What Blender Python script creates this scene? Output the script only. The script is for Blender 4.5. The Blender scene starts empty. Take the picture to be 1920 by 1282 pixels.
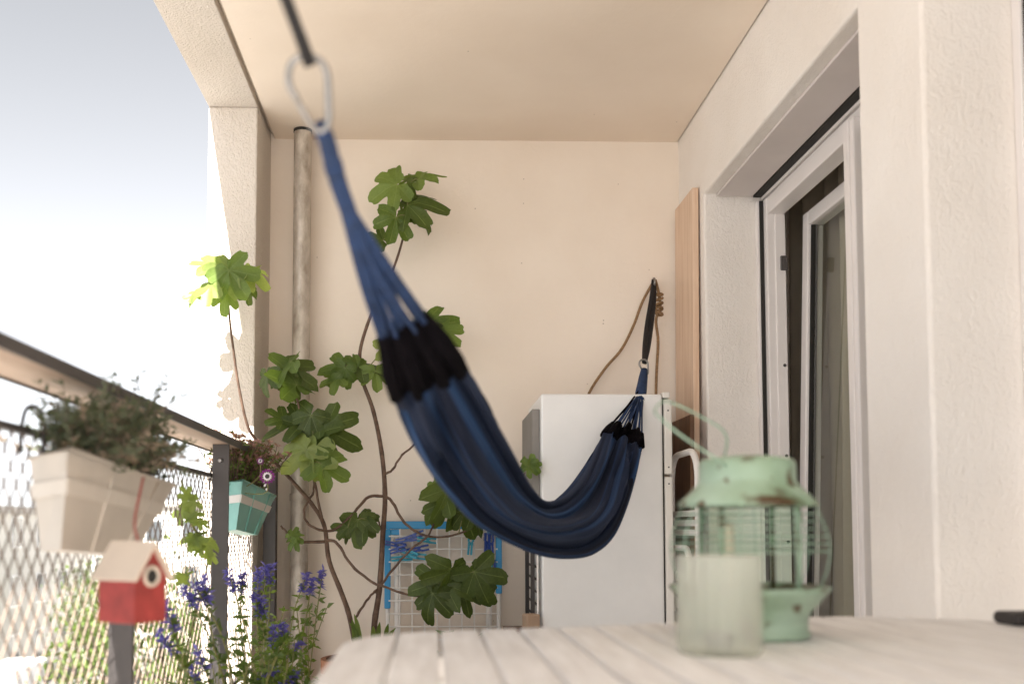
import bpy, bmesh, math, random
from mathutils import Vector, Matrix
import mathutils.noise as mnoise

random.seed(7)
R = math.radians
sc = bpy.context.scene
col = sc.collection

# ------------------------------------------------------------------ camera
ZC = 0.89                      # eye height
LENS = 35.6
YAW, PITCH = R(1.2), R(3.4)
SX, SY = 0.0595, 0.123
cam_d = bpy.data.cameras.new('camera')
cam = bpy.data.objects.new('camera', cam_d)
col.objects.link(cam)
cam.location = (0, 0, ZC)
cam.rotation_euler = (R(90) + PITCH, 0, -YAW)
cam_d.sensor_width = 36
cam_d.lens = LENS
cam_d.shift_x, cam_d.shift_y = SX, SY
cam_d.clip_start = 0.02
cam_d.clip_end = 2000
cam_d.dof.use_dof = True
cam_d.dof.focus_distance = 3.85
cam_d.dof.aperture_fstop = 2.4
sc.camera = cam
CAMR = cam.rotation_euler.to_matrix()

# ------------------------------------------------------------------ world and sun
SUN_TO = Vector((-0.155, -1.0, 1.0)).normalized()      # towards the sun
world = bpy.data.worlds.new('World')
sc.world = world
world.use_nodes = True
wn, wl = world.node_tree.nodes, world.node_tree.links
wn.clear()
sky = wn.new('ShaderNodeTexSky')
sky.sky_type = 'NISHITA'
sky.sun_disc = False
sky.sun_elevation = math.asin(SUN_TO.z)
sky.sun_rotation = math.atan2(SUN_TO.x, SUN_TO.y)
sky.dust_density = 1.0
sky.air_density = 0.55
sky.ozone_density = 0.6
hs = wn.new('ShaderNodeHueSaturation')
hs.inputs['Saturation'].default_value = 0.13
bgn = wn.new('ShaderNodeBackground')
bgn.inputs['Strength'].default_value = 0.05
wo = wn.new('ShaderNodeOutputWorld')
wl.new(sky.outputs[0], hs.inputs['Color'])
wl.new(hs.outputs[0], bgn.inputs['Color'])
wl.new(bgn.outputs[0], wo.inputs['Surface'])

sun_d = bpy.data.lights.new('sun', 'SUN')
sun = bpy.data.objects.new('sun', sun_d)
col.objects.link(sun)
sun.location = (-3, -8, 12)
sun_d.energy = 5.0
sun_d.angle = R(0.5)
sun_d.color = (1.0, 0.955, 0.89)
sun.rotation_euler = (-SUN_TO).to_track_quat('-Z', 'Y').to_euler()

vs = sc.view_settings
vs.view_transform = 'Standard'
vs.look = 'None'
vs.exposure = 2.57
vs.gamma = 1.0
sc.cycles.max_bounces = 10
sc.cycles.diffuse_bounces = 6
sc.cycles.transparent_max_bounces = 12

# ------------------------------------------------------------------ helpers
def P(px, py, d):
    """world point that stands at depth y=d on the sight line through a photo pixel"""
    xc = ((px - 960) / 1920 + SX) * 36 / LENS
    yc = (-(py - 641) / 1920 + SY) * 36 / LENS
    v = CAMR @ Vector((xc, yc, -1))
    return Vector((0, 0, ZC)) + v * (d / v.y)

def lerp(a, b, t):
    return a + (b - a) * t

def spline(pts, n):
    """Catmull-Rom through vectors"""
    pts = [Vector(p) for p in pts]
    if len(pts) < 3:
        return [pts[0].lerp(pts[-1], i / (n - 1)) for i in range(n)]
    e = [pts[0] * 2 - pts[1]] + pts + [pts[-1] * 2 - pts[-2]]
    out = []
    m = len(pts) - 1
    for i in range(n):
        t = i / (n - 1) * m
        k = min(int(t), m - 1)
        f = t - k
        a, b, c, d = e[k], e[k + 1], e[k + 2], e[k + 3]
        out.append(0.5 * ((2 * b) + (c - a) * f + (2 * a - 5 * b + 4 * c - d) * f * f + (3 * b - a - 3 * c + d) * f ** 3))
    return out

class MB:
    def __init__(s):
        s.v, s.f, s.uv = [], [], None

    def box(s, x0, x1, y0, y1, z0, z1, M=None):
        b = len(s.v)
        c = [(x0, y0, z0), (x1, y0, z0), (x1, y1, z0), (x0, y1, z0), (x0, y0, z1), (x1, y0, z1), (x1, y1, z1), (x0, y1, z1)]
        s.v += [Vector(p) if M is None else M @ Vector(p) for p in c]
        s.f += [tuple(b + i for i in q) for q in ((0, 3, 2, 1), (4, 5, 6, 7), (0, 1, 5, 4), (1, 2, 6, 5), (2, 3, 7, 6), (3, 0, 4, 7))]
        return s

    def tube(s, pts, r, seg=8, closed=False, cap=True, flat=1.0):
        pts = [Vector(p) for p in pts]
        n = len(pts)
        rr = r if isinstance(r, (list, tuple)) else [r] * n
        b = len(s.v)
        up = None
        for i in range(n):
            if closed:
                t = pts[(i + 1) % n] - pts[i - 1]
            else:
                t = pts[min(i + 1, n - 1)] - pts[max(i - 1, 0)]
            t = t.normalized() if t.length > 1e-9 else Vector((0, 0, 1))
            if up is None:
                a = Vector((0, 1, 0)) if abs(t.y) < 0.8 else Vector((1, 0, 0))
                up = (a - t * a.dot(t)).normalized()
            else:
                up = (up - t * up.dot(t)).normalized()
            w = t.cross(up)
            for k in range(seg):
                an = 2 * math.pi * k / seg
                s.v.append(pts[i] + (w * math.cos(an) + up * math.sin(an) * flat) * rr[i])
        m = n if closed else n - 1
        for i in range(m):
            for k in range(seg):
                k2 = (k + 1) % seg
                j = (i + 1) % n
                s.f.append((b + i * seg + k, b + i * seg + k2, b + j * seg + k2, b + j * seg + k))
        if cap and not closed:
            s.f.append(tuple(b + k for k in reversed(range(seg))))
            s.f.append(tuple(b + (n - 1) * seg + k for k in range(seg)))
        return s

    def lathe(s, prof, c, seg=32, cap0=True, cap1=True):
        b = len(s.v)
        for r_, z in prof:
            for k in range(seg):
                a = 2 * math.pi * k / seg
                s.v.append(Vector((c[0] + r_ * math.cos(a), c[1] + r_ * math.sin(a), c[2] + z)))
        for i in range(len(prof) - 1):
            for k in range(seg):
                k2 = (k + 1) % seg
                s.f.append((b + i * seg + k, b + i * seg + k2, b + (i + 1) * seg + k2, b + (i + 1) * seg + k))
        if cap0:
            s.f.append(tuple(b + k for k in reversed(range(seg))))
        if cap1:
            s.f.append(tuple(b + (len(prof) - 1) * seg + k for k in range(seg)))
        return s

    def prism(s, poly, z0, z1, poly2=None):
        b = len(s.v)
        n = len(poly)
        p2 = poly2 or poly
        s.v += [Vector((x, y, z0)) for x, y in poly] + [Vector((x, y, z1)) for x, y in p2]
        s.f.append(tuple(b + i for i in reversed(range(n))))
        s.f.append(tuple(b + n + i for i in range(n)))
        for i in range(n):
            j = (i + 1) % n
            s.f.append((b + i, b + j, b + n + j, b + n + i))
        return s

    def quad(s, a, b_, c, d):
        b = len(s.v)
        s.v += [Vector(a), Vector(b_), Vector(c), Vector(d)]
        s.f.append((b, b + 1, b + 2, b + 3))
        return s

    def leaf(s, base, tip, nrm, w):
        """small pointed leaf made of two bent halves"""
        base, tip = Vector(base), Vector(tip)
        t = tip - base
        sd = t.cross(nrm)
        if sd.length < 1e-6:
            return s
        sd = sd.normalized() * w
        n = nrm.normalized() * (t.length * 0.12)
        b = len(s.v)
        s.v += [base, base + t * .4 + sd + n, tip, base + t * .4 - sd + n, base + t * .5]
        s.f += [(b, b + 1, b + 4), (b + 1, b + 2, b + 4), (b, b + 4, b + 3), (b + 4, b + 2, b + 3)]
        return s

    def mesh(s, name, off=Vector((0, 0, 0))):
        me = bpy.data.meshes.new(name)
        me.from_pydata([tuple(Vector(p) - off) for p in s.v], [], s.f)
        me.update()
        return me

    def build(s, name, m, parent=None, smooth=False, bevel=0, loc=None, fix=True, solid=0, seg=2):
        off = Vector(parent.location) if parent is not None else Vector((0, 0, 0))
        if parent is not None and parent.parent is not None:
            off = off + Vector(parent.parent.location)
        me = s.mesh(name, off)
        if fix:
            bm = bmesh.new()
            bm.from_mesh(me)
            bmesh.ops.recalc_face_normals(bm, faces=bm.faces)
            bm.to_mesh(me)
            bm.free()
        o = bpy.data.objects.new(name, me)
        col.objects.link(o)
        if m is not None:
            me.materials.append(m)
        if parent is not None:
            o.parent = parent
        elif loc is not None:
            o.location = loc
        if smooth:
            for p in me.polygons:
                p.use_smooth = True
        if bevel:
            md = o.modifiers.new('bevel', 'BEVEL')
            md.width = bevel
            md.segments = seg
            md.limit_method = 'ANGLE'
            md.angle_limit = R(40)
            md.harden_normals = False
        if solid:
            md = o.modifiers.new('solid', 'SOLIDIFY')
            md.thickness = solid
            md.offset = 0
        return o

def tag(o, label, cat, group=None):
    o['label'] = label
    o['category'] = cat
    if group:
        o['group'] = group
    return o

def thing(name, loc, label, cat, group=None):
    o = bpy.data.objects.new(name, None)
    col.objects.link(o)
    o.location = loc
    o.empty_display_size = 0.05
    return tag(o, label, cat, group)

def struct(o):
    o['kind'] = 'structure'
    return o

# ------------------------------------------------------------------ materials
def nmat(name):
    m = bpy.data.materials.new(name)
    m.use_nodes = True
    nt = m.node_tree
    return m, nt, nt.nodes['Principled BSDF']

def mat(name, c, rough=0.6, metal=0.0, var=0.0, vscale=6.0, bump=0.0, bscale=80.0, c2=None, spec=0.5, detail=4.0, sheen=0.0, stretch=None):
    """principled with noise-driven tone variation and fine relief"""
    m, nt, p = nmat(name)
    N, L = nt.nodes, nt.links
    p.inputs['Roughness'].default_value = rough
    p.inputs['Metallic'].default_value = metal
    p.inputs['Specular IOR Level'].default_value = spec
    if sheen:
        p.inputs['Sheen Weight'].default_value = sheen
    tc = N.new('ShaderNodeTexCoord')
    src = tc.outputs['Object']
    if stretch:
        mp = N.new('ShaderNodeMapping')
        mp.inputs['Scale'].default_value = stretch
        L.new(src, mp.inputs['Vector'])
        src = mp.outputs[0]
    if c2 is None:
        c2 = tuple(x * (1 - var) for x in c)
    if var or c2 != tuple(c):
        no = N.new('ShaderNodeTexNoise')
        no.inputs['Scale'].default_value = vscale
        no.inputs['Detail'].default_value = detail
        no.inputs['Roughness'].default_value = 0.6
        L.new(src, no.inputs['Vector'])
        cr = N.new('ShaderNodeValToRGB')
        cr.color_ramp.elements[0].position = 0.35
        cr.color_ramp.elements[1].position = 0.68
        cr.color_ramp.elements[0].color = (*c2, 1)
        cr.color_ramp.elements[1].color = (*c, 1)
        L.new(no.outputs['Fac'], cr.inputs[0])
        L.new(cr.outputs[0], p.inputs['Base Color'])
    else:
        p.inputs['Base Color'].default_value = (*c, 1)
    if bump:
        nb = N.new('ShaderNodeTexNoise')
        nb.inputs['Scale'].default_value = bscale
        nb.inputs['Detail'].default_value = 5
        L.new(src, nb.inputs['Vector'])
        bp = N.new('ShaderNodeBump')
        bp.inputs['Strength'].default_value = bump
        bp.inputs['Distance'].default_value = 0.01
        L.new(nb.outputs['Fac'], bp.inputs['Height'])
        L.new(bp.outputs[0], p.inputs['Normal'])
    return m

def plaster(name, c, rough_amt, grain, specks=True, crinkle=0.0):
    m, nt, p = nmat(name)
    N, L = nt.nodes, nt.links
    p.inputs['Roughness'].default_value = 0.9
    p.inputs['Specular IOR Level'].default_value = 0.2
    tc = N.new('ShaderNodeTexCoord')
    src = tc.outputs['Object']
    n1 = N.new('ShaderNodeTexNoise'); n1.inputs['Scale'].default_value = 1.7; n1.inputs['Detail'].default_value = 6
    L.new(src, n1.inputs['Vector'])
    cr = N.new('ShaderNodeValToRGB')
    cr.color_ramp.elements[0].position = 0.3; cr.color_ramp.elements[1].position = 0.7
    cr.color_ramp.elements[0].color = (c[0] * .90, c[1] * .875, c[2] * .85, 1)
    cr.color_ramp.elements[1].color = (*c, 1)
    L.new(n1.outputs['Fac'], cr.inputs[0])
    out = cr.outputs[0]
    if specks:
        vo = N.new('ShaderNodeTexVoronoi'); vo.inputs['Scale'].default_value = 15
        L.new(src, vo.inputs['Vector'])
        sr = N.new('ShaderNodeValToRGB')
        sr.color_ramp.elements[0].position = 0.035; sr.color_ramp.elements[1].position = 0.05
        sr.color_ramp.elements[0].color = (1, 1, 1, 1); sr.color_ramp.elements[1].color = (0, 0, 0, 1)
        L.new(vo.outputs['Distance'], sr.inputs[0])
        gt = N.new('ShaderNodeMath'); gt.operation = 'GREATER_THAN'; gt.inputs[1].default_value = 0.72
        sp = N.new('ShaderNodeSeparateColor'); L.new(vo.outputs['Color'], sp.inputs[0]); L.new(sp.outputs[0], gt.inputs[0])
        mu = N.new('ShaderNodeMath'); mu.operation = 'MULTIPLY'
        L.new(sr.outputs[0], mu.inputs[0]); L.new(gt.outputs[0], mu.inputs[1])
        mu2 = N.new('ShaderNodeMath'); mu2.operation = 'MULTIPLY'; mu2.inputs[1].default_value = 0.55
        L.new(mu.outputs[0], mu2.inputs[0])
        mx = N.new('ShaderNodeMix'); mx.data_type = 'RGBA'
        L.new(mu2.outputs[0], mx.inputs['Factor']); L.new(out, mx.inputs[6]); mx.inputs[7].default_value = (.16, .11, .07, 1)
        out = mx.outputs[2]
    L.new(out, p.inputs['Base Color'])
    nb = N.new('ShaderNodeTexNoise'); nb.inputs['Scale'].default_value = grain; nb.inputs['Detail'].default_value = 6; nb.inputs['Roughness'].default_value = 0.65
    L.new(src, nb.inputs['Vector'])
    h = nb.outputs['Fac']
    if crinkle:
        mp = N.new('ShaderNodeMapping'); mp.inputs['Scale'].default_value = (1, 1, .55); mp.inputs['Rotation'].default_value = (.5, .3, .4)
        L.new(src, mp.inputs['Vector'])
        v2 = N.new('ShaderNodeTexNoise'); v2.inputs['Scale'].default_value = crinkle; v2.inputs['Detail'].default_value = 2; v2.inputs['Distortion'].default_value = 1.2
        L.new(mp.outputs[0], v2.inputs['Vector'])
        ad = N.new('ShaderNodeMath'); ad.operation = 'ADD'
        L.new(h, ad.inputs[0]); L.new(v2.outputs['Fac'], ad.inputs[1])
        h = ad.outputs[0]
    bp = N.new('ShaderNodeBump'); bp.inputs['Strength'].default_value = rough_amt; bp.inputs['Distance'].default_value = 0.008
    L.new(h, bp.inputs['Height']); L.new(bp.outputs[0], p.inputs['Normal'])
    return m

def foliage(name, c, c2, trans=0.35, vein=False, rough=0.45):
    m, nt, p = nmat(name)
    N, L = nt.nodes, nt.links
    p.inputs['Roughness'].default_value = rough
    p.inputs['Specular IOR Level'].default_value = 0.35
    oi = N.new('ShaderNodeObjectInfo')
    tc = N.new('ShaderNodeTexCoord')
    no = N.new('ShaderNodeTexNoise'); no.inputs['Scale'].default_value = 14; no.inputs['Detail'].default_value = 3
    L.new(tc.outputs['Object'], no.inputs['Vector'])
    ad = N.new('ShaderNodeMath'); ad.operation = 'MULTIPLY_ADD'; ad.inputs[1].default_value = 0.6
    L.new(no.outputs['Fac'], ad.inputs[0])
    m2 = N.new('ShaderNodeMath'); m2.operation = 'MULTIPLY'; m2.inputs[1].default_value = 0.5
    L.new(oi.outputs['Random'], m2.inputs[0]); L.new(m2.outputs[0], ad.inputs[2])
    cr = N.new('ShaderNodeValToRGB')
    cr.color_ramp.elements[0].position = 0.2; cr.color_ramp.elements[1].position = 0.85
    cr.color_ramp.elements[0].color = (*c2, 1); cr.color_ramp.elements[1].color = (*c, 1)
    L.new(ad.outputs[0], cr.inputs[0])
    out = cr.outputs[0]
    if vein:
        at = N.new('ShaderNodeAttribute'); at.attribute_name = 'vein'
        pw = N.new('ShaderNodeMath'); pw.operation = 'POWER'; pw.inputs[1].default_value = 5.0
        L.new(at.outputs['Fac'], pw.inputs[0])
        ml = N.new('ShaderNodeMath'); ml.operation = 'MULTIPLY'; ml.inputs[1].default_value = 0.8
        L.new(pw.outputs[0], ml.inputs[0])
        mx = N.new('ShaderNodeMix'); mx.data_type = 'RGBA'
        L.new(ml.outputs[0], mx.inputs['Factor']); L.new(out, mx.inputs[6]); mx.inputs[7].default_value = (.24, .30, .11, 1)
        out = mx.outputs[2]
    L.new(out, p.inputs['Base Color'])
    tr = N.new('ShaderNodeBsdfTranslucent')
    br = N.new('ShaderNodeMix'); br.data_type = 'RGBA'; br.blend_type = 'MULTIPLY'; br.inputs['Factor'].default_value = 1
    L.new(out, br.inputs[6]); br.inputs[7].default_value = (1.6, 1.7, .7, 1)
    L.new(br.outputs[2], tr.inputs['Color'])
    ms = N.new('ShaderNodeMixShader'); ms.inputs[0].default_value = trans
    L.new(p.outputs[0], ms.inputs[1]); L.new(tr.outputs[0], ms.inputs[2])
    L.new(ms.outputs[0], N['Material Output'].inputs['Surface'])
    return m

def glass(name, tint=(1, 1, 1), base=0.06):
    m = bpy.data.materials.new(name)
    m.use_nodes = True
    N, L = m.node_tree.nodes, m.node_tree.links
    N.clear()
    o = N.new('ShaderNodeOutputMaterial')
    t = N.new('ShaderNodeBsdfTransparent'); t.inputs[0].default_value = (*tint, 1)
    g = N.new('ShaderNodeBsdfGlossy'); g.inputs['Roughness'].default_value = 0.02
    f = N.new('ShaderNodeFresnel'); f.inputs[0].default_value = 1.45
    ms = N.new('ShaderNodeMixShader')
    ge = N.new('ShaderNodeNewGeometry')
    iv = N.new('ShaderNodeMath'); iv.operation = 'SUBTRACT'; iv.inputs[0].default_value = 1.0
    L.new(ge.outputs['Backfacing'], iv.inputs[1])
    mu = N.new('ShaderNodeMath'); mu.operation = 'MULTIPLY'
    L.new(f.outputs[0], mu.inputs[0]); L.new(iv.outputs[0], mu.inputs[1])
    L.new(mu.outputs[0], ms.inputs[0]); L.new(t.outputs[0], ms.inputs[1]); L.new(g.outputs[0], ms.inputs[2]); L.new(ms.outputs[0], o.inputs[0])
    return m

M = {}
M['wall'] = plaster('cream_plaster', (.84, .76, .675), .25, 60)
M['ceil'] = plaster('ceiling_paint', (.83, .735, .635), .12, 40)
M['stucco'] = plaster('rough_stucco', (.69, .63, .565), .8, 130, specks=False, crinkle=70)
M['house'] = plaster('house_render', (.87, .835, .80), .5, 150, specks=False, crinkle=60)
M['floor'] = mat('concrete_floor', (.52, .47, .42), .85, var=.25, bump=.2)
M['rubber'] = mat('black_gap', (.02, .018, .016), .8)
M['pvc'] = mat('white_plastic_profile', (.80, .76, .745), .35, var=.04)
M['box_panel'] = mat('shutter_box_panel', (.66, .60, .58), .5, var=.08, vscale=3)
M['galv'] = mat('galvanised_steel', (.62, .56, .49), .45, .25, c2=(.30, .25, .20), vscale=22, detail=8, bump=.1, bscale=30, stretch=(1, 1, .45))
M['steel_grey'] = mat('painted_grey_steel', (.085, .076, .074), .5, .2, var=.2, bump=.05)
M['mesh'] = mat('expanded_metal', (.16, .118, .09), .55, .4, var=.2)
M['chrome'] = mat('polished_steel', (.30, .285, .27), .30, 1.0, var=.1)
M['black_web'] = mat('black_webbing', (.014, .012, .012), .85, bump=.4, bscale=400)
M['rope'] = mat('jute_rope', (.36, .22, .11), .9, var=.4, vscale=90, bump=.6, bscale=300)
M['fridge'] = mat('white_enamel', (.78, .775, .765), .3, var=.07, vscale=5, detail=8)
M['fridge_door'] = mat('cream_enamel', (.74, .71, .66), .35)
M['dark'] = mat('dark_metal', (.03, .025, .024), .6)
M['grey_panel'] = mat('grey_back_panel', (.24, .22, .20), .7, var=.2)
M['board'] = mat('pale_pine', (.72, .54, .41), .45, c2=(.60, .41, .28), vscale=5, stretch=(9, 9, .5), bump=.1)
M['brown'] = mat('brown_wood', (.20, .10, .05), .55, c2=(.10, .045, .022), vscale=5, stretch=(9, 9, .6))
M['tabletop'] = mat('whitewashed_wood', (.85, .84, .835), .55, c2=(.68, .66, .645), vscale=9, stretch=(7, .6, 7), bump=.12, bscale=60)
M['jade0'] = mat('worn_green_enamel', (.19, .36, .22), .5, c2=(.11, .20, .10), vscale=16, detail=8, bump=.15)
M['wire'] = mat('green_wire', (.30, .42, .32), .5, .2)
M['candle'] = mat('pale_wax', (.72, .55, .46), .5)
M['cream_pot'] = mat('cream_painted_zinc', (.60, .54, .47), .5, var=.10, vscale=8, bump=.05)
M['cream_band'] = mat('cream_band', (.66, .60, .53), .5, var=.08)
M['teal_pot'] = mat('teal_painted_zinc', (.22, .52, .46), .4, var=.15, vscale=10)
M['white_band'] = mat('white_band', (.72, .68, .64), .5)
M['soil'] = mat('potting_soil', (.05, .033, .022), .95, var=.4, vscale=60, bump=.6)
M['red'] = mat('red_painted_wood', (.33, .042, .036), .7, var=.35, vscale=30, bump=.1)
M['roof_cream'] = mat('cream_roof_paint', (.62, .53, .44), .6, var=.12)
M['string'] = mat('red_cord', (.32, .07, .06), .8)
M['blue_plastic'] = mat('blue_plastic', (.02, .27, .56), .4, var=.06)
M['peg_a'] = mat('dark_blue_plastic', (.02, .06, .30), .35)
M['peg_b'] = mat('turquoise_plastic', (.05, .36, .50), .35)
M['white_wire'] = mat('white_coated_wire', (.80, .77, .74), .4)
M['terra'] = mat('terracotta', (.36, .16, .085), .8, var=.25, bump=.1)
M['bark'] = mat('fig_bark', (.16, .098, .066), .8, c2=(.08, .045, .03), vscale=40, bump=.3, bscale=120)
M['petiole'] = mat('green_petiole', (.20, .19, .06), .6)
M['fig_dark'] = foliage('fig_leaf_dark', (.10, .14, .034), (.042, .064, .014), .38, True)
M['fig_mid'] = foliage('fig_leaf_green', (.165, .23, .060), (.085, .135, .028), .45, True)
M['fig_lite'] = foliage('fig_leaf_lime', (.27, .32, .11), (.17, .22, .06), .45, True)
M['sage'] = foliage('grey_green_sprigs', (.22, .245, .155), (.06, .075, .042), .2)
M['sage2'] = foliage('dry_sprigs', (.28, .22, .17), (.14, .10, .075), .2)
M['herb'] = foliage('flower_greens', (.16, .22, .05), (.05, .085, .02), .4)
M['violet'] = foliage('blue_violet_petals', (.17, .15, .55), (.09, .075, .38), .3)
M['dried'] = foliage('dusky_pink_buds', (.46, .29, .24), (.20, .10, .085), .2)
M['magenta'] = foliage('purple_petals', (.24, .03, .25), (.14, .015, .16), .3)
M['petal_white'] = mat('white_petal', (.8, .74, .78), .6)
M['room'] = mat('room_plaster', (.70, .66, .60), .9)
M['glass'] = glass('window_glass', (.90, .92, .90))
M['lglass'] = glass('lantern_glass', (.86, .95, .88))
M['paper'] = mat('brown_paper', (.42, .29, .20), .7, var=.2, bump=.3, bscale=30)
M['asphalt'] = mat('pale_asphalt', (.16, .155, .15), .9, var=.2, vscale=.3)
M['paving'] = mat('pale_paving', (.33, .325, .32), .9, var=.2, vscale=.2)
M['facade'] = mat('white_facade', (.72, .69, .64), .85, var=.05, vscale=.4)
M['far_glass'] = mat('dark_window_glass', (.06, .065, .07), .1)
M['roof_tile'] = mat('pale_roof', (.50, .46, .42), .8, var=.2, vscale=1)
M['car_white'] = mat('white_car_paint', (.78, .78, .78), .25)
M['tyre'] = mat('tyre_rubber', (.02, .02, .02), .9)
M['bark_far'] = mat('tree_bark', (.10, .07, .05), .9, var=.3)
M['leaf_far'] = foliage('tree_leaves', (.10, .14, .035), (.045, .07, .015), .3)

# green enamel with rusty patches
m, nt, p = nmat('worn_green_enamel_rust')
p.inputs['Roughness'].default_value = 0.45
tc = nt.nodes.new('ShaderNodeTexCoord')
n1 = nt.nodes.new('ShaderNodeTexNoise'); n1.inputs['Scale'].default_value = 26; n1.inputs['Detail'].default_value = 6
n2 = nt.nodes.new('ShaderNodeTexNoise'); n2.inputs['Scale'].default_value = 9; n2.inputs['Detail'].default_value = 3
r1 = nt.nodes.new('ShaderNodeValToRGB'); r2 = nt.nodes.new('ShaderNodeValToRGB')
r1.color_ramp.elements[0].color = (.27, .10, .04, 1); r1.color_ramp.elements[0].position = .38
r1.color_ramp.elements[1].color = (1, 1, 1, 1); r1.color_ramp.elements[1].position = .47
r2.color_ramp.elements[0].color = (.17, .25, .15, 1); r2.color_ramp.elements[0].position = .35
r2.color_ramp.elements[1].color = (.33, .44, .34, 1); r2.color_ramp.elements[1].position = .65
mx = nt.nodes.new('ShaderNodeMix'); mx.data_type = 'RGBA'; mx.blend_type = 'MULTIPLY'; mx.inputs['Factor'].default_value = 1
for a_, b_ in ((n1, r1), (n2, r2)):
    nt.links.new(tc.outputs['Object'], a_.inputs['Vector']); nt.links.new(a_.outputs['Fac'], b_.inputs[0])
nt.links.new(r1.outputs[0], mx.inputs[6]); nt.links.new(r2.outputs[0], mx.inputs[7]); nt.links.new(mx.outputs[2], p.inputs['Base Color'])
M['jade'] = m

# frosted ribbed glass
m, nt, p = nmat('frosted_glass')
p.inputs['Base Color'].default_value = (.86, .84, .80, 1)
p.inputs['Roughness'].default_value = 0.35
tr = nt.nodes.new('ShaderNodeBsdfTranslucent'); tr.inputs[0].default_value = (.86, .86, .82, 1)
tp = nt.nodes.new('ShaderNodeBsdfTransparent'); tp.inputs[0].default_value = (.9, .92, .88, 1)
a1 = nt.nodes.new('ShaderNodeMixShader'); a1.inputs[0].default_value = .45
a2 = nt.nodes.new('ShaderNodeMixShader'); a2.inputs[0].default_value = .72
nt.links.new(p.outputs[0], a1.inputs[1]); nt.links.new(tr.outputs[0], a1.inputs[2])
nt.links.new(a1.outputs[0], a2.inputs[1]); nt.links.new(tp.outputs[0], a2.inputs[2])
nt.links.new(a2.outputs[0], nt.nodes['Material Output'].inputs['Surface'])
M['frost'] = m

# woven hammock cloth with stripes along its length that also paint fold highlights and shade (uv.x runs across the cloth)
def cloth_mat(name, stripes=True):
    m, nt, p = nmat(name)
    N, L = nt.nodes, nt.links
    p.inputs['Roughness'].default_value = 0.85
    p.inputs['Sheen Weight'].default_value = 0.08
    p.inputs['Sheen Tint'].default_value = (.35, .5, .9, 1)
    p.inputs['Specular IOR Level'].default_value = 0.15
    uv = N.new('ShaderNodeUVMap')
    sp = N.new('ShaderNodeSeparateXYZ'); L.new(uv.outputs[0], sp.inputs[0])
    cx = N.new('ShaderNodeCombineXYZ'); L.new(sp.outputs[0], cx.inputs[0])
    no = N.new('ShaderNodeTexNoise'); no.inputs['Scale'].default_value = 6; no.inputs['Detail'].default_value = 3
    L.new(cx.outputs[0], no.inputs['Vector'])
    cr = N.new('ShaderNodeValToRGB')
    e = cr.color_ramp.elements
    e[0].position = .38; e[0].color = (.0065, .0065, .012, 1)
    e[1].position = .66; e[1].color = (.030, .078, .19, 1)  # steel blue of light-facing folds, painted into the stripe colour
    k = e.new(.52); k.color = (.010, .017, .040, 1)
    L.new(no.outputs['Fac'], cr.inputs[0])
    L.new(cr.outputs[0], p.inputs['Base Color'])
    mp = N.new('ShaderNodeMapping'); mp.inputs['Scale'].default_value = (160, 700, 1)
    L.new(uv.outputs[0], mp.inputs['Vector'])
    wv = N.new('ShaderNodeTexNoise'); wv.inputs['Scale'].default_value = 1; wv.inputs['Detail'].default_value = 2
    L.new(mp.outputs[0], wv.inputs['Vector'])
    bp = N.new('ShaderNodeBump'); bp.inputs['Strength'].default_value = .25; bp.inputs['Distance'].default_value = .002
    L.new(wv.outputs['Fac'], bp.inputs['Height']); L.new(bp.outputs[0], p.inputs['Normal'])
    return m
M['cloth'] = cloth_mat('striped_navy_painted_folds')
M['blue_cord'] = mat('blue_cotton_cord', (.014, .038, .11), .85, var=.35, vscale=60, bump=.4, bscale=300)
M['fringe'] = mat('black_woven_fringe', (.006, .0045, .006), 1.0, var=.4, vscale=80, bump=.8, bscale=200, spec=.08)
M['curtain'] = mat('grey_curtain', (.46, .40, .32), .9, var=.12, vscale=4, bump=.1, bscale=300)

# ------------------------------------------------------------------ the balcony shell
D = 4.20                       # depth of the end wall
XR = 1.055                     # house wall face
XL = -0.672                    # inner face of the end pier
XO = -0.862                     # outer edge of slab and pier
XI = 1.285                     # window plane
ZT = 2.529                      # ceiling
YB = -0.90                      # unseen balcony end, cut short so sun reaches the floor and bounces

struct(MB().box(XO, XR, YB, D, -.22, 0).build('balcony_floor', M['floor']))

o = MB().box(XL + .018, XR - .006, YB, D, ZT, ZT + .25).build('ceiling_slab', M['ceil'])
tag(o, 'smooth peach painted concrete ceiling slab above the hammock', 'ceiling')
mb = MB()
mb.box(XO, XL, YB, D + .2, ZT - .004, ZT + .26)
mb.box(XL, XL + .018, YB, D, ZT + .022, ZT + .25)
mb.box(XR - .006, XR, YB, D, ZT + .012, ZT + .25)
o = mb.build('edge_beam', M['stucco'], bevel=.004)
tag(o, 'rough beige edge beam along the open side of the ceiling', 'beam')

o = MB().box(XL, XI + .3, D, D + .2, -.22, ZT + .26).build('end_wall', M['wall'])
tag(o, 'cream plaster end wall behind the hammock, fig and fridge', 'wall')
o = MB().box(XO, XL, D - .335, D + .2, -.22, ZT - .004).build('end_pier', M['stucco'], bevel=.006)
tag(o, 'rough stucco pier at the balcony corner, half in sunlight', 'pillar')

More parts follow.
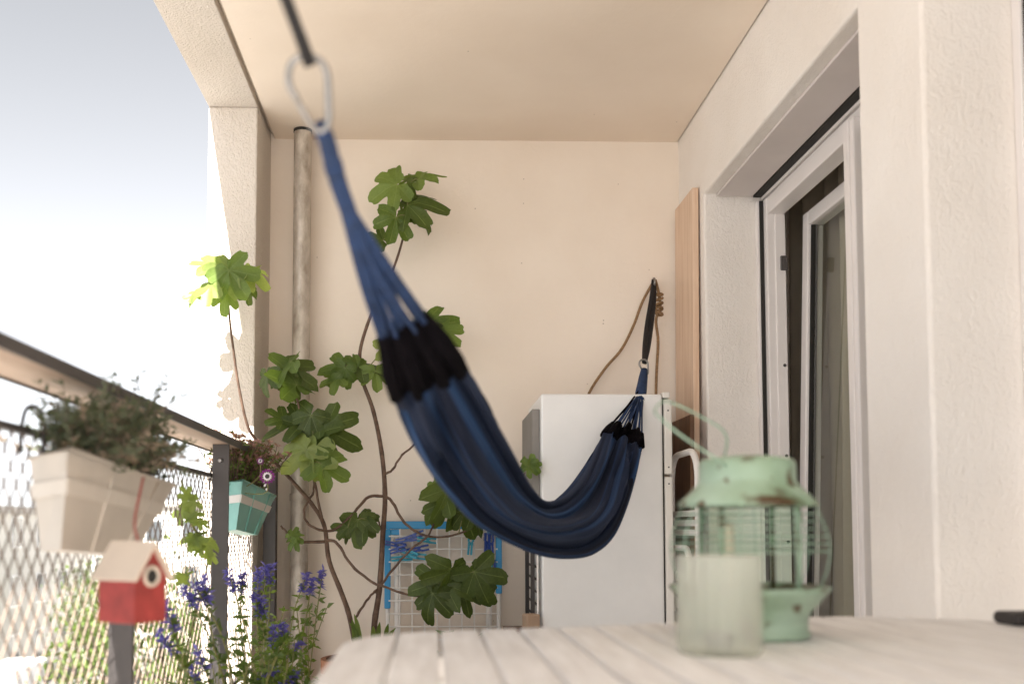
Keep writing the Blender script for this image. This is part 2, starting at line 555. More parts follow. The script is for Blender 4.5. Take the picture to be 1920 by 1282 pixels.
# house wall: far pier, lintel, middle pier, near lintel
Y1, Y2, Y3 = 3.816, 2.415, 2.097
ZL = 2.175
prof = [(Y1, 0), (Y1, ZL), (Y2, ZL), (Y2, 0), (Y3, 0), (Y3, ZL), (.5, ZL), (.5, 0), (YB, 0), (YB, ZT + .255), (D + .05, ZT + .255), (D + .05, 0)]
bm = bmesh.new()
fv = [bm.verts.new((XR, y, z)) for y, z in prof]
f = bm.faces.new(fv)
ex = bmesh.ops.extrude_face_region(bm, geom=[f])
for g in ex['geom']:
    if isinstance(g, bmesh.types.BMVert):
        g.co.x = XI + .06
bmesh.ops.recalc_face_normals(bm, faces=bm.faces)
me = bpy.data.meshes.new('house_wall')
bm.to_mesh(me); bm.free()
me.materials.append(M['house'])
hw = bpy.data.objects.new('house_wall', me)
col.objects.link(hw)
md = hw.modifiers.new('bevel', 'BEVEL'); md.width = .008; md.segments = 2; md.limit_method = 'ANGLE'
tag(hw, 'beige rendered house wall with deep door recesses on the right', 'wall')
for ya, yb in ((Y2, Y1), (.5, Y3)):
    MB().box(XR + .045, XI - .045, ya + .012, yb - .012, ZL - .012, ZL - .001).build('shutter_box_cover', M['box_panel'], hw, bevel=.003)
    MB().box(XI - .042, XI - .012, ya + .012, yb - .012, ZL - .016, ZL - .001).build('shutter_slot', M['rubber'], hw)
    MB().box(XI - .012, XI + .015, ya + .012, yb - .012, ZL - .026, ZL - .001).build('shutter_lath', M['pvc'], hw, bevel=.002)

# dark room behind the doors
mb = MB()
x0, x1, y0, y1, z0, z1 = XI + .062, 4.2, .1, 4.6, -.02, 2.6
t = .1
mb.box(x1, x1 + t, y0, y1, z0, z1).box(x0, x1, y0 - t, y0, z0, z1).box(x0, x1, y1, y1 + t, z0, z1)
mb.box(x0, x1, y0, y1, z0 - t, z0).box(x0, x1, y0, y1, z1, z1 + t)
struct(mb.build('room', M['room']))

# balcony door: fixed frame, mullion, tilted sash
def door_frame(ya, yb, mull, label):
    root = thing('balcony_door', (XI, (ya + yb) / 2, 0), label, 'door')
    zt = ZL - .032
    xa, xb = XI - .010, XI + .058
    w = .065
    MB().box(xa, xb, yb - w, yb - .001, .003, zt).build('jamb', M['pvc'], root, bevel=.004)
    MB().box(xa, xb, ya + .001, ya + w, .003, zt).build('jamb', M['pvc'], root, bevel=.004)
    MB().box(xa + .002, xb, ya + w, yb - w, zt - w, zt).build('head_rail', M['pvc'], root, bevel=.004)
    MB().box(xa + .002, xb, ya + w, yb - w, .003, .06).build('sill', M['pvc'], root, bevel=.004)
    # shutter guide in front of the far jamb
    MB().box(XI - .034, XI - .012, yb - .030, yb - .0015, .003, zt - .002).build('shutter_guide', M['pvc'], root, bevel=.002)
    MB().box(XI - .026, XI - .0115, yb - .034, yb - .029, .004, zt - .004).build('guide_slot', M['rubber'], root)
    if mull:
        MB().box(xa - .020, xb, mull - .075, mull, .06, zt - .03).build('mullion', M['pvc'], root, bevel=.005)
        MB().box(xa - .026, xa - .018, mull - .052, mull - .022, .06, zt - .03).build('mullion_lip', M['pvc'], root, bevel=.003)
        MB().box(XI + .02, XI + .028, ya + w, mull - .075, .06, zt - w).build('pane', M['glass'], root)
        MB().box(xa + .004, xa + .05, ya + w, ya + w + .06, .06, zt - w).build('sash_stile', M['pvc'], root, bevel=.004)
        # inner rebate with hinge hardware
        MB().box(xa + .03, xb, yb - w - .007, yb - w + .002, .06, zt - w).build('rebate', M['pvc'], root, bevel=.002)
        for z in (1.86, .35):
            MB().box(xb - .022, xb + .004, yb - w - .018, yb - w - .0065, z, z + .055).build('hinge', M['steel_grey'], root, bevel=.003)
        for z in (1.50, 1.16, .84):
            mb_ = MB().lathe([(.006, -.002), (.006, .002)], (0, 0, 0), 10)
            mm = Matrix.Translation((xb - .012, yb - w - .0075, z)) @ Matrix.Rotation(R(90), 4, 'X')
            mb_.v = [mm @ q for q in mb_.v]
            mb_.build('screw', M['steel_grey'], root)
        # sash leaning into the room at its top
        ang = math.atan2(.062, 1.9)
        hx, hz = XI + .058, .07
        def T(x, y, z):
            return Vector((hx + x * math.cos(ang) + z * math.sin(ang), y, hz - x * math.sin(ang) + z * math.cos(ang)))
        TM = Matrix.Translation((hx, 0, hz)) @ Matrix.Rotation(ang, 4, 'Y')
        sy0, sy1, sh, sw = mull + .004, yb - w - .012, zt - w - .075, .055
        MB().box(0, .06, sy1 - sw, sy1, 0, sh, TM).build('sash_stile', M['pvc'], root, bevel=.005)
        MB().box(0, .06, sy0, sy0 + sw, 0, sh, TM).build('sash_stile', M['pvc'], root, bevel=.005)
        MB().box(.001, .059, sy0 + sw, sy1 - sw, sh - sw, sh, TM).build('sash_rail', M['pvc'], root, bevel=.005)
        MB().box(.001, .059, sy0 + sw, sy1 - sw, 0, sw, TM).build('sash_rail', M['pvc'], root, bevel=.005)
        MB().box(.02, .028, sy0 + sw, sy1 - sw, sw, sh - sw, TM).build('pane', M['glass'], root)
        for q in ((sy1 - sw - .003, sy1 - sw + .0),):
            MB().box(.012, .036, q[0] - .004, q[1] - .0002, sw, sh - sw, TM).build('glazing_seal', M['rubber'], root)
    else:
        MB().box(XI + .02, XI + .028, ya + w, yb - w, .06, zt - w).build('pane', M['glass'], root)
    return root
MULL = (XI - .03) / P(1590, 700, 1).x
door_frame(Y2, Y1, MULL, 'white framed balcony door tilted open, grey curtain behind its glass')
door_frame(.5, Y3, None, 'closed white framed door in the recess beside the table')

# curtain
mb = MB()
ny, nz = 240, 10
for j in range(nz + 1):
    for i in range(ny + 1):
        y = lerp(2.45, 4.45, i / ny)
        z = lerp(.03, 2.3, j / nz)
        a = 1 - .25 * j / nz
        x = 1.55 + a * (.060 * math.sin(y * 36 + .6 * math.sin(y * 7)) + .014 * math.sin(y * 17 + 1) + .006 * math.sin(y * 95))
        mb.v.append(Vector((x, y + .012 * math.sin(z * 2 + y * 9), z)))
for j in range(nz):
    for i in range(ny):
        a = j * (ny + 1) + i
        mb.f.append((a, a + 1, a + ny + 2, a + ny + 1))
o = mb.build('curtain', M['curtain'], smooth=True, solid=.002)
tag(o, 'grey brown pleated curtain hanging inside the tilted door', 'curtain')

# drainpipe
pp = P(564, 700, 4.10)
root = thing('drainpipe', (pp.x, 4.10, 0), 'mottled galvanised drainpipe rising in the corner beside the pier', 'pipe')
MB().lathe([(.036, .002), (.036, ZT - .002)], (pp.x, 4.10, 0), 28, False, False).build('pipe', M['galv'], root, smooth=True)
MB().lathe([(.0385, ZT - .012), (.0385, ZT - .001)], (pp.x, 4.10, 0), 28).build('collar', M['rubber'], root, smooth=False)
for z in (.35, 1.0):
    MB().lathe([(.041, z), (.041, z + .03)], (pp.x, 4.10, 0), 28).build('bracket', M['galv'], root)
    MB().box(pp.x - .012, pp.x + .012, 4.135, D, z + .003, z + .027).build('bracket_arm', M['galv'], root)

# ------------------------------------------------------------------ railing
ZR = 1.145
root = thing('railing', (-.66, 1.0, 0), 'dark steel railing with expanded metal infill and flat handrail', 'railing')
M['handrail'] = mat('pale_timber_handrail', (.50, .36, .26), .6, c2=(.38, .26, .18), vscale=6, stretch=(6, .6, 6))
MB().box(-.72, -.602, YB, D - .362, ZR, ZR + .012).build('handrail', M['handrail'], root, bevel=.002)
MB().box(-.602, -.596, YB, D - .362, ZR - .004, ZR + .018).build('handrail_edge', M['steel_grey'], root, bevel=.001)
MB().box(-.726, -.720, YB, D - .362, ZR - .004, ZR + .018).build('handrail_edge', M['steel_grey'], root, bevel=.001)
for y in (-1.8, -.85, .13, 1.11, 2.11, 3.08):
    q = MB().box(-.66, -.610, y, y + .012, .001, ZR).build('post', M['steel_grey'], root, bevel=.001)
    mb_ = MB().lathe([(.007, 0), (.007, .005), (.004, .008)], (0, 0, 0), 12)
    mm = Matrix.Translation((-.635, y, ZR - .05)) @ Matrix.Rotation(R(90), 4, 'X')
    mb_.v = [mm @ k for k in mb_.v]
    mb_.build('bolt', M['chrome'], q)
MB().box(-.652, -.603, 3.98, 4.03, .001, 1.12).build('post', M['steel_grey'], root, bevel=.002)
ZM0, ZM1 = .37, 1.045
MB().box(-.680, -.662, YB, D - .362, ZM1, ZM1 + .012).build('mesh_rail', M['steel_grey'], root)
MB().box(-.680, -.662, YB, D - .362, ZM0 - .012, ZM0).build('mesh_rail', M['steel_grey'], root)
mb = MB()
py_, pz_ = .024, .054
nz = int((ZM1 - ZM0) / pz_ * 2)
y = -1.5
k = 0
xm = -.671
while y < D - .37:
    pts = []
    for j in range(nz + 1):
        s_ = 1 if (j + k) % 2 == 0 else -1
        z = ZM0 + (ZM1 - ZM0) * j / nz
        pts.append((y + s_ * py_ * .5 * .93, z))
    b = len(mb.v)
    for j, (yy, zz) in enumerate(pts):
        for dx, dy in ((-.0013, -.0011), (.0013, -.0009), (.0013, .0011), (-.0013, .0009)):
            mb.v.append(Vector((xm + dx, yy + dy, zz)))
    for j in range(nz):
        for q in range(4):
            q2 = (q + 1) % 4
            mb.f.append((b + j * 4 + q, b + j * 4 + q2, b + j * 4 + 4 + q2, b + j * 4 + 4 + q))
    y += py_
    k += 1
o = mb.build('mesh_panel', M['mesh'], root)

# ------------------------------------------------------------------ hammock
def zc(d):
    return .819 + .344 * (d - 2.4) ** 2
SEC = [(1.50, (872, 692), (738, 745)), (1.62, (904, 742), (757, 795)), (1.75, (936, 800), (790, 858)), (1.90, (962, 850), (835, 922)),
       (2.10, (989, 902), (900, 988)), (2.40, (1012, 934), (1000, 1037)), (2.65, (1031, 940), (1065, 1047)), (2.85, (1056, 930), (1115, 1037)),
       (3.05, (1082, 904), (1153, 1002)), (3.25, (1103, 868), (1180, 938)), (3.40, (1119, 836), (1194, 882)), (3.50, (1131, 812), (1204, 838))]
cI = [P(i[0], i[1], d) for d, i, o_ in SEC]
cO = [P(o_[0], o_[1], d) for d, i, o_ in SEC]
NS, NU = 130, 100
lI, lO = spline(cI, NS), spline(cO, NS)
hroot = thing('hammock', tuple(lO[NS // 2]), 'navy blue striped cloth hammock with black fringed ends, hanging empty', 'hammock')
verts, faces, uvs = [], [], []
hang_near, hang_far = [], []
for i in range(NS):
    s = i / (NS - 1)
    I, O = lI[i], lO[i]
    tan = (lI[min(i + 1, NS - 1)] + lO[min(i + 1, NS - 1)] - lI[max(i - 1, 0)] - lO[max(i - 1, 0)]).normalized()
    W = O - I
    nrm = tan.cross(W).normalized()
    if nrm.y > 0:
        nrm = -nrm
    endf = max(0, 1 - s / .22) + max(0, 1 - (1 - s) / .16)
    endf = min(1, endf)
    bag = .05 * math.sin(math.pi * min(1, max(0, s))) ** .7 + .012
    amp = lerp(.022, .012, endf)
    for u in range(NU + 1):
        t = u / NU * 2            # 0..1 front, 1..2 back
        if t <= 1:
            a = t
            off = bag * .45 * math.sin(math.pi * a) ** .8
        else:
            a = 2 - t
            a2 = a * 1.0
            off = -bag * (.35 + .9 * (1 - a)) * math.sin(math.pi * (a * .5 + .5)) ** .8 if False else -bag * (1.15 * math.sin(math.pi * a * .75 + math.pi * .25))
            off *= min(1, (1 - a) * 6)
        ph = 1.1 * math.sin(s * 3.2 + .4) + .15 * math.sin(s * 9 + 2)
        cr = 2.1 + .9 * endf
        w0 = math.sin(2 * math.pi * (cr * t + .22 * math.sin(3 * t + 3.2 * s)) + ph)
        dsp = math.copysign(abs(w0) ** .75, w0) + .40 * math.sin(2 * math.pi * (4.1 * t + .2 * s) + 1 + ph)
        dsp += .16 * math.sin(2 * math.pi * 11 * t + 5 * s)
        taper = min(1, a * 9 + .15) * min(1, (1 - a) * 9 + .1)
        lift = 0
        if t > 1:
            lift = .02 * (1 - a) * 0 - .018 * a * 0
        pos = I + W * a + nrm * (off + amp * dsp * taper)
        pos += W.normalized() * (.004 * math.sin(2 * math.pi * 5 * t + 3 * s) * endf)
        # scalloped ends
        if i == 0 or i == NS - 1:
            pos += tan * (.006 * math.sin(2 * math.pi * 6 * t))
        verts.append(pos)
        uvs.append((t, s * 2.2))
for i in range(NS - 1):
    for u in range(NU):
        a = i * (NU + 1) + u
        faces.append((a, a + 1, a + NU + 2, a + NU + 1))
mb = MB(); mb.v = verts; mb.f = faces
cl = mb.build('cloth', M['cloth'], hroot, smooth=True, fix=False)
uvl = cl.data.uv_layers.new(name='UVMap')
for lp in cl.data.loops:
    uvl.data[lp.index].uv = uvs[lp.vertex_index]
md = cl.modifiers.new('solid', 'SOLIDIFY'); md.thickness = .0022; md.offset = 0

def cloth_end(i, n):
    """n points round the end of the cloth"""
    row = verts[i * (NU + 1):(i + 1) * (NU + 1)]
    return [row[int(k / (n - 1) * NU)] for k in range(n)]

def fringe(i, n, collect, length, rad, ends):
    src = cloth_end(i, n)
    pts = []
    for k, p0 in enumerate(src):
        f_ = length * (1 + .06 * math.sin(k * 2.1))
        p1 = p0.lerp(collect, f_)
        mid = p0.lerp(p1, .5) + Vector((.004 * math.sin(k * 3), .004 * math.cos(k * 2), .002 * math.sin(k)))
        pts.append((p0, mid, p1))
    return pts

# near end: black woven fringe, blue cords, wrapped sleeve
c_near = P(660, 415, 1.262)
pts = fringe(0, 57, c_near, .36, .006, None)
mb = MB()
for a, b, c in pts:
    mb.tube([a, b, c], [.0068, .0072, .0056], 6)
# knotted weave crossing the strands
for r_ in range(5):
    f_ = .05 + r_ * .2
    ring = [p_[0].lerp(p_[2], f_) for p_ in pts]
    mb.tube(ring, .0045, 5)
mb.build('fringe', M['fringe'], hroot, smooth=True)
for k, (a, b, c) in enumerate(pts):
    if k % 3 == 0:
        e = c_near + Vector((.003 * math.sin(k), .003 * math.cos(k * 1.7), .002 * math.sin(k * .6)))
        sag = (k % 4 - 1.5) * .0015
        MB().tube(spline([b.lerp(c, .5), c, c.lerp(e, .5) + Vector((sag, sag, -abs(sag) * 2)), e], 9), .0022, 5).build('cord', M['blue_cord'] if k % 12 else M['fringe'], hroot, smooth=True)
# dark edge cord on the left
MB().tube(spline([P(741, 742, 1.5), P(728, 680, 1.45), P(716, 622, 1.40), P(672, 470, 1.29), P(632, 345, 1.205)], 14), [.0045] * 6 + [.0022] * 8, 6).build('edge_cord', M['fringe'], hroot, smooth=True)
sl = spline([P(602, 240, 1.115), P(612, 262, 1.14), P(622, 300, 1.175), P(632, 335, 1.205), P(642, 365, 1.225), P(664, 424, 1.265)], 22)
MB().tube(sl, [.0100] * 6 + [.0105] * 5 + [.0108, .011, .0112, .011, .0108, .0108, .0108, .0108, .0106, .0104, .010], 12).build('sleeve', M['blue_cord'], hroot, smooth=True)
MB().tube([sl[9], sl[10], sl[11]], .0118, 12).build('whipping', M['blue_cord'], hroot, smooth=True)
# bundle of cords just below the sleeve
for k in range(15):
    j = Vector((random.uniform(-.006, .006), random.uniform(-.006, .006), random.uniform(-.004, .004)))
    tgt = pts[min(56, 1 + int(k * 3.9))][2]
    MB().tube(spline([sl[18] + j * .8, sl[20].lerp(tgt, .5) + j, tgt], 9), [.0050, .0048, .0046, .0044, .0041, .0038, .0034, .003, .0028], 6).build('cord', M['blue_cord'], hroot, smooth=True)

# far end
c_far = P(1204, 730, 3.69)
ptf = fringe(NS - 1, 17, c_far, .24, .006, None)
for g in range(4):
    mb = MB()
    for a, b, c in ptf[g * 4:g * 4 + 5]:
        mb.tube([a, b, c], [.0095, .0105, .006], 6)
    mb.build('fringe', M['fringe'], hroot, smooth=True)
for k, (a, b, c) in enumerate(ptf):
    MB().tube([b.lerp(c, .6), c.lerp(c_far, .5) + Vector((.003 * math.sin(k * 2), 0, 0)), c_far + Vector((.006 * math.sin(k), 0, .012 * math.cos(k)))], .0032, 5).build('cord', M['blue_cord'] if k % 5 else M['fringe'], hroot, smooth=True)
slf = spline([P(1199, 752, 3.66), P(1202, 735, 3.69), P(1205, 715, 3.735), P(1208, 694, 3.775)], 10)
MB().tube(slf, [.020, .020, .021, .021, .020, .019, .018, .017, .015, .013], 12).build('sleeve', M['blue_cord'], hroot, smooth=True)

# carabiners, straps, hooks
def pear(pts, r, label):
    root_c = sum(pts, Vector()) / len(pts)
    n = len(pts)
    lp = spline(pts + [pts[0]], 60)[:-1]
    root = thing('carabiner', tuple(root_c), label, 'carabiner')
    g0, g1 = 36, 50
    MB().tube(lp[:g0 + 1], r, 10).build('spine', M['chrome'], root, smooth=True)
    MB().tube(lp[g0:g1 + 1], r * .82, 10).build('gate', M['chrome'], root, smooth=True)
    MB().tube(lp[g1:] + [lp[0]], r, 10).build('nose', M['chrome'], root, smooth=True)
    return root
np_ = [(541, 140), (546, 121), (559, 109), (577, 105), (597, 111), (610, 128), (615, 152), (616, 190), (617, 224), (611, 241), (600, 247), (588, 240), (572, 215), (553, 180), (543, 160)]
pear([P(a, b, 1.10 + .0001 * (b - 105)) for a, b in np_], .0038, 'large pear shaped steel carabiner at the blue sleeve wrapped end')
fc = P(1207, 688, 3.785)
pear([fc + Vector(((a - 579) * .00044, (b - 176) * .00003, -(b - 176) * .00040)) for a, b in np_], .0036, 'small steel carabiner joining black strap on the end wall')

s0 = P(579, 112, 1.10)
s1 = P(536, -2, 1.06)
anch = s0 + (s1 - s0) * ((ZT - s0.z) / (s1.z - s0.z))
so = MB().tube([s0 + Vector((.002, .002, -.006)), s0.lerp(anch, .02), s0.lerp(anch, .5), anch + Vector((0, 0, -.03))], [.0075, .0066, .0066, .0066], 8, flat=.7).build('strap', M['black_web'], smooth=True)
tag(so, 'black strap running up from the large carabiner to the ceiling', 'strap')
root = thing('ceiling_hook', (anch.x, anch.y, ZT), 'steel ceiling hook holding the black strap', 'hook')
MB().lathe([(.02, -.004), (.02, 0)], (anch.x, anch.y, ZT), 16).build('plate', M['chrome'], root)
MB().tube([anch + Vector((.014 * math.cos(a), 0, -.03 + .02 * math.sin(a) + .006)) for a in [k * math.pi / 8 for k in range(16)]], .004, 8, closed=True).build('eye', M['chrome'], root, smooth=True)

hk = P(1226, 530, 4.14)
root = thing('wall_hook', (hk.x, D, hk.z), 'steel eye hook screwed into the end wall above the fridge', 'hook')
MB().tube([(hk.x, D, hk.z), (hk.x, 4.16, hk.z)], .005, 8).build('shank', M['chrome'], root, smooth=True)
MB().tube([(hk.x, 4.14 + .018 * math.cos(a), hk.z + .018 * math.sin(a)) for a in [k * math.pi / 8 for k in range(16)]], .0045, 8, closed=True).build('eye', M['chrome'], root, smooth=True)
root = thing('strap', tuple(hk), 'black doubled strap hanging from the wall hook to small carabiner', 'strap')
for dx, dy in ((-.006, -.004), (.006, .003)):
    MB().tube(spline([hk + Vector((0, 0, .012)), P(1224, 560, 4.10) + Vector((dx, dy, 0)), P(1217, 610, 3.99) + Vector((dx * 1.5, dy, 0)), P(1212, 650, 3.88) + Vector((dx * 1.2, dy, 0)), P(1208, 681, 3.79)], 16), .0095, 8, flat=.4).build('webbing', M['black_web'], root, smooth=True)

rp = MB()
rp.tube(spline([hk + Vector((.004, .005, .014)), P(1205, 565, 4.155), P(1188, 610, 4.165), P(1165, 655, 4.17), P(1135, 690, 4.17), P(1104, 738, 4.17), P(1090, 790, 4.175)], 30), .006, 7)
rp.tube(spline([hk + Vector((.006, .0, .012)), P(1234, 545, 4.15), P(1238, 575, 4.15), P(1230, 600, 4.155), P(1234, 640, 4.17), P(1231, 700, 4.17), P(1229, 780, 4.175)], 26), .006, 7)
for k in range(5):
    c = P(1236, 552 + k * 9, 4.148)
    rp.tube([c + Vector((.014 * math.cos(a), .010 * math.sin(a), .006 * math.sin(a + k))) for a in [q * math.pi / 5 for q in range(10)]], .0055, 6, closed=True)
o = rp.build('rope', M['rope'], smooth=True)
tag(o, 'tan jute rope knotted at the wall hook, ends dropping behind fridge', 'rope')

# ------------------------------------------------------------------ fridge
FX0, FX1, FY0, FY1 = P(1015, 850, 3.65).x, P(1243, 850, 3.65).x, 3.65, 4.12
FZ = P(1100, 738, 3.65).z
root = thing('fridge', ((FX0 + FX1) / 2, (FY0 + FY1) / 2, 0), 'white enamel fridge freezer standing against the end wall', 'fridge')
MB().box(FX0, FX1, FY0, FY1, .03, FZ).build('body', M['fridge'], root, bevel=.008, seg=3)
MB().box(FX1 + .002, FX1 + .03, FY0 + .003, FY1, FZ - .014, FZ + .008).build('top_lip', M['fridge_door'], root, bevel=.004)
zs = P(1250, 891, 3.65).z
MB().box(FX1 + .006, FX1 + .036, FY0 + .002, FY1 - .01, zs + .004, FZ - .018).build('freezer_door', M['fridge_door'], root, bevel=.006)
MB().box(FX1 + .006, FX1 + .036, FY0 + .002, FY1 - .01, .05, zs - .004).build('fridge_door', M['fridge_door'], root, bevel=.006)
MB().box(FX1 - .0005, FX1 + .0065, FY0 + .012, FY1 - .02, .06, FZ - .02).build('door_seal', M['rubber'], root)
MB().box(FX0 - .028, FX0 - .0005, FY0 + .05, FY1 - .02, .80, FZ - .05).build('back_panel', M['grey_panel'], root, bevel=.003)
for z in [.12 + k * .045 for k in range(15)]:
    MB().tube([(FX0 - .014, FY0 + .05, z), (FX0 - .014, FY1 - .03, z)], .005, 6).build('condenser_tube', M['dark'], root)
for yy in (FY0 + .04, FY0 + .25):
    MB().box(FX0 - .036, FX0 - .022, yy, yy + .014, .06, .98).build('condenser_bracket', M['dark'], root)
MB().tube([(FX0 - .012, FY0 + .035, .05), (FX0 - .012, FY0 + .035, .82)], .0035, 8).build('coolant_pipe', M['white_wire'], root, smooth=True)
for (xx, yy) in ((FX0 + .04, FY0 + .04), (FX1 - .04, FY0 + .04), (FX0 + .04, FY1 - .04), (FX1 - .04, FY1 - .04)):
    MB().lathe([(.02, .001), (.02, .032)], (xx, yy, 0), 12).build('foot', M['dark'], root)
for z in (FZ - .06, zs + .03, zs - .03):
    mb_ = MB().lathe([(.003, -.001), (.003, .001)], (0, 0, 0), 8)
    mm = Matrix.Translation((FX1 + .021, FY0 + .0018, z)) @ Matrix.Rotation(R(90), 4, 'X')
    mb_.v = [mm @ q for q in mb_.v]
    mb_.build('screw', M['dark'], root)

# boards leaning on the house wall
TM = Matrix.Translation((1.004, 0, .001)) @ Matrix.Rotation(R(.55), 4, 'Y')
o = MB().box(0, .024, 3.87, 4.15, 0, P(1297, 352, 3.87).z, TM).build('pine_board', M['board'], bevel=.002)
tag(o, 'tall pale pine board leaning beside the fridge in the corner', 'board')
TM = Matrix.Translation((.968, 0, .001)) @ Matrix.Rotation(R(.8), 4, 'Y')
o = MB().box(0, .016, 3.80, 4.10, 0, 1.32, TM).build('shade_board', M['brown'], bevel=.002)  # dark board added to stand for the shaded bits low in the corner
tag(o, 'short dark brown board added for shade before the pale pine board', 'board')

# folded white chair between fridge and wall
root = thing('folding_chair', (.92, 3.75, 0), 'folded white tubular chair tucked between fridge and wall', 'chair')
zt_ = P(1290, 851, 3.72).z
def arch(x, ya, yb, z0, z1, r=.05):
    pts = [(x, ya, z0), (x, ya, z1 - r)]
    pts += [(x, ya + r - r * math.cos(a), z1 - r + r * math.sin(a)) for a in [k * math.pi / 12 for k in range(1, 7)]]
    pts += [(x, yb - r + r * math.sin(a), z1 - r + r * math.cos(a)) for a in [k * math.pi / 12 for k in range(0, 6)]]
    pts += [(x, yb, z1 - r), (x, yb, z0)]
    return pts
MB().tube(arch(.932, 3.50, 3.88, .005, zt_, .10), .012, 10).build('back_frame', M['white_wire'], root, smooth=True)
MB().tube(arch(.905, 3.53, 3.85, .005, .82, .05), .011, 10).build('leg_frame', M['white_wire'], root, smooth=True)
for k in range(3):
    MB().box(.926, .936, 3.512, 3.868, zt_ - .30 + k * .034, zt_ - .30 + k * .034 + .022).build('back_slat', M['white_wire'], root, bevel=.002)
for k in range(7):
    MB().box(.901, .911, 3.54, 3.84, .40 + k * .05, .435 + k * .05).build('seat_slat', M['white_wire'], root, bevel=.002)
for z in (.2, .42):
    MB().tube([(.905, 3.53, z), (.905, 3.85, z)], .008, 8).build('stretcher', M['white_wire'], root, smooth=True)

# ------------------------------------------------------------------ drying rack
yr = 4.135
xa, xb = P(727, 1000, yr).x, P(935, 1000, yr).x
zt_ = P(830, 984, yr).z
root = thing('drying_rack', ((xa + xb) / 2, yr, 0), 'folded clothes drying rack with blue plastic frame and white wires', 'rack')
MB().box(xa - .012, xb + .012, yr - .012, yr + .012, zt_ - .016, zt_ + .016).build('top_bar', M['blue_plastic'], root, bevel=.004)
for x, zb in ((xa, P(727, 1140, yr).z), (xb, P(935, 1112, yr).z)):
    MB().box(x - .0125, x + .0125, yr - .0125, yr + .0125, zb, zt_ - .0165).build('side_bar', M['blue_plastic'], root, bevel=.004)
    MB().tube([(x, yr, zb + .02), (x + (.015 if x < 0 else -.0), yr, .003)], .009, 8).build('leg', M['white_wire'], root, smooth=True)
    s_ = 1 if x == xa else -1
    MB().prism([(x + s_ * .013, yr - .008), (x + s_ * .05, yr - .008), (x + s_ * .05, yr + .006), (x + s_ * .013, yr + .006)], zt_ - .04, zt_ - .017).build('corner_brace', M['blue_plastic'], root, bevel=.003)
    MB().tube([(x + s_ * .035, yr + .008, zt_ - .04), (x + s_ * .045, yr + .008, .003)], .011, 8).build('leg', M['white_wire'], root, smooth=True)
nw = 9
zlow = .25
for k in range(1, nw):
    x = lerp(xa, xb, k / nw)
    MB().tube([(x, yr - .010, zt_ - .015), (x, yr - .010, zlow)], .003, 6).build('wire', M['white_wire'], root)
k = 0
z = zt_ - .045
while z > zlow:
    MB().tube([(xa + .005, yr - .0125, z), (xb - .005, yr - .0125, z)], .003, 6).build('wire', M['white_wire'], root)
    z -= .052
z_w = [zt_ - .045 - .052 * k for k in range(10)]

# clothes pegs
def peg_mesh():
    mb = MB()
    for s_ in (-1, 1):
        mb.box(s_ * .004 - .0026, s_ * .004 + .0026, -.006, .006, -.035, .012)
        mb.box(s_ * .0058 - .0026, s_ * .0058 + .0026, -.0065, .0065, .012, .04)
    mb.tube([(-.007, 0, .004), (.007, 0, .004)], .0055, 8)
    return mb
pegm = {}
for kk in ('peg_a', 'peg_b'):
    me = peg_mesh().mesh('clothes_peg'); me.materials.append(M[kk]); pegm[kk] = me
pegs = [(760, 1011, 80, 'peg_a'), (775, 1005, 70, 'peg_a'), (800, 1012, 95, 'peg_b'), (740, 1020, 100, 'peg_a'), (744, 1031, 75, 'peg_a'), (765, 1035, 110, 'peg_b'),
        (783, 1029, 80, 'peg_a'), (778, 1042, 95, 'peg_b'), (752, 1046, 85, 'peg_b'), (882, 1021, 5, 'peg_b'), (913, 1020, 3, 'peg_a'), (921, 1021, -3, 'peg_a'), (917, 1068, 8, 'peg_b'), (924, 1070, -4, 'peg_a')]
for px, py, an, kk in pegs:
    o = bpy.data.objects.new('clothes_peg', pegm[kk])
    col.objects.link(o)
    w = P(px, py, yr - .018)
    o.location = w
    o.rotation_euler = (random.uniform(-.3, .3), R(an), random.uniform(-.4, .4))
    o.scale = (1.5, 1.2, 1.15)
    if px < 820:
        lab = ('dark blue' if kk == 'peg_a' else 'turquoise') + ' plastic clothes peg in the clump at the rack corner'
    else:
        lab = {882: 'turquoise clothes peg hanging alone on the top wire of the rack', 913: 'dark blue clothes peg of the pair on the top wire, fig side',
               921: 'dark blue clothes peg of the pair on the top wire, fridge side', 917: 'turquoise clothes peg hanging lower beside the blue side bar',
               924: 'dark blue clothes peg hanging lower against the blue side bar'}[px]
    tag(o, lab, 'clothes peg', 'pegs on the drying rack')

# paper packet beside the fridge
pc = P(1000, 1160, 3.62)
root_z = P(1000, 1178, 3.62).z
stool = thing('crate', (pc.x, 3.66, 0), 'small brown slatted crate on the floor beside the fridge', 'crate')
for k in range(4):
    zz = .02 + k * (root_z - .03) / 4
    MB().box(pc.x - .10, pc.x + .022, 3.58, 3.59, zz, zz + (root_z - .03) / 4 - .012).build('slat', M['brown'], stool, bevel=.001)
    MB().box(pc.x - .10, pc.x + .022, 3.73, 3.74, zz, zz + (root_z - .03) / 4 - .012).build('slat', M['brown'], stool, bevel=.001)
for xx in (pc.x - .099, pc.x + .007):
    for yy in (3.5905, 3.7155):
        MB().box(xx, xx + .014, yy, yy + .014, .001, root_z - .012).build('corner_post', M['brown'], stool)
MB().box(pc.x - .10, pc.x + .022, 3.58, 3.74, root_z - .012, root_z - .001).build('lid', M['brown'], stool, bevel=.001)
o = MB().box(-.032, .02, -.02, .03, 0, .052).build('paper_packet', M['paper'], loc=(pc.x, 3.63, root_z), bevel=.006)
o.rotation_euler = (0, 0, .3)
tag(o, 'crumpled brown paper packet on the crate by the fridge', 'packet')

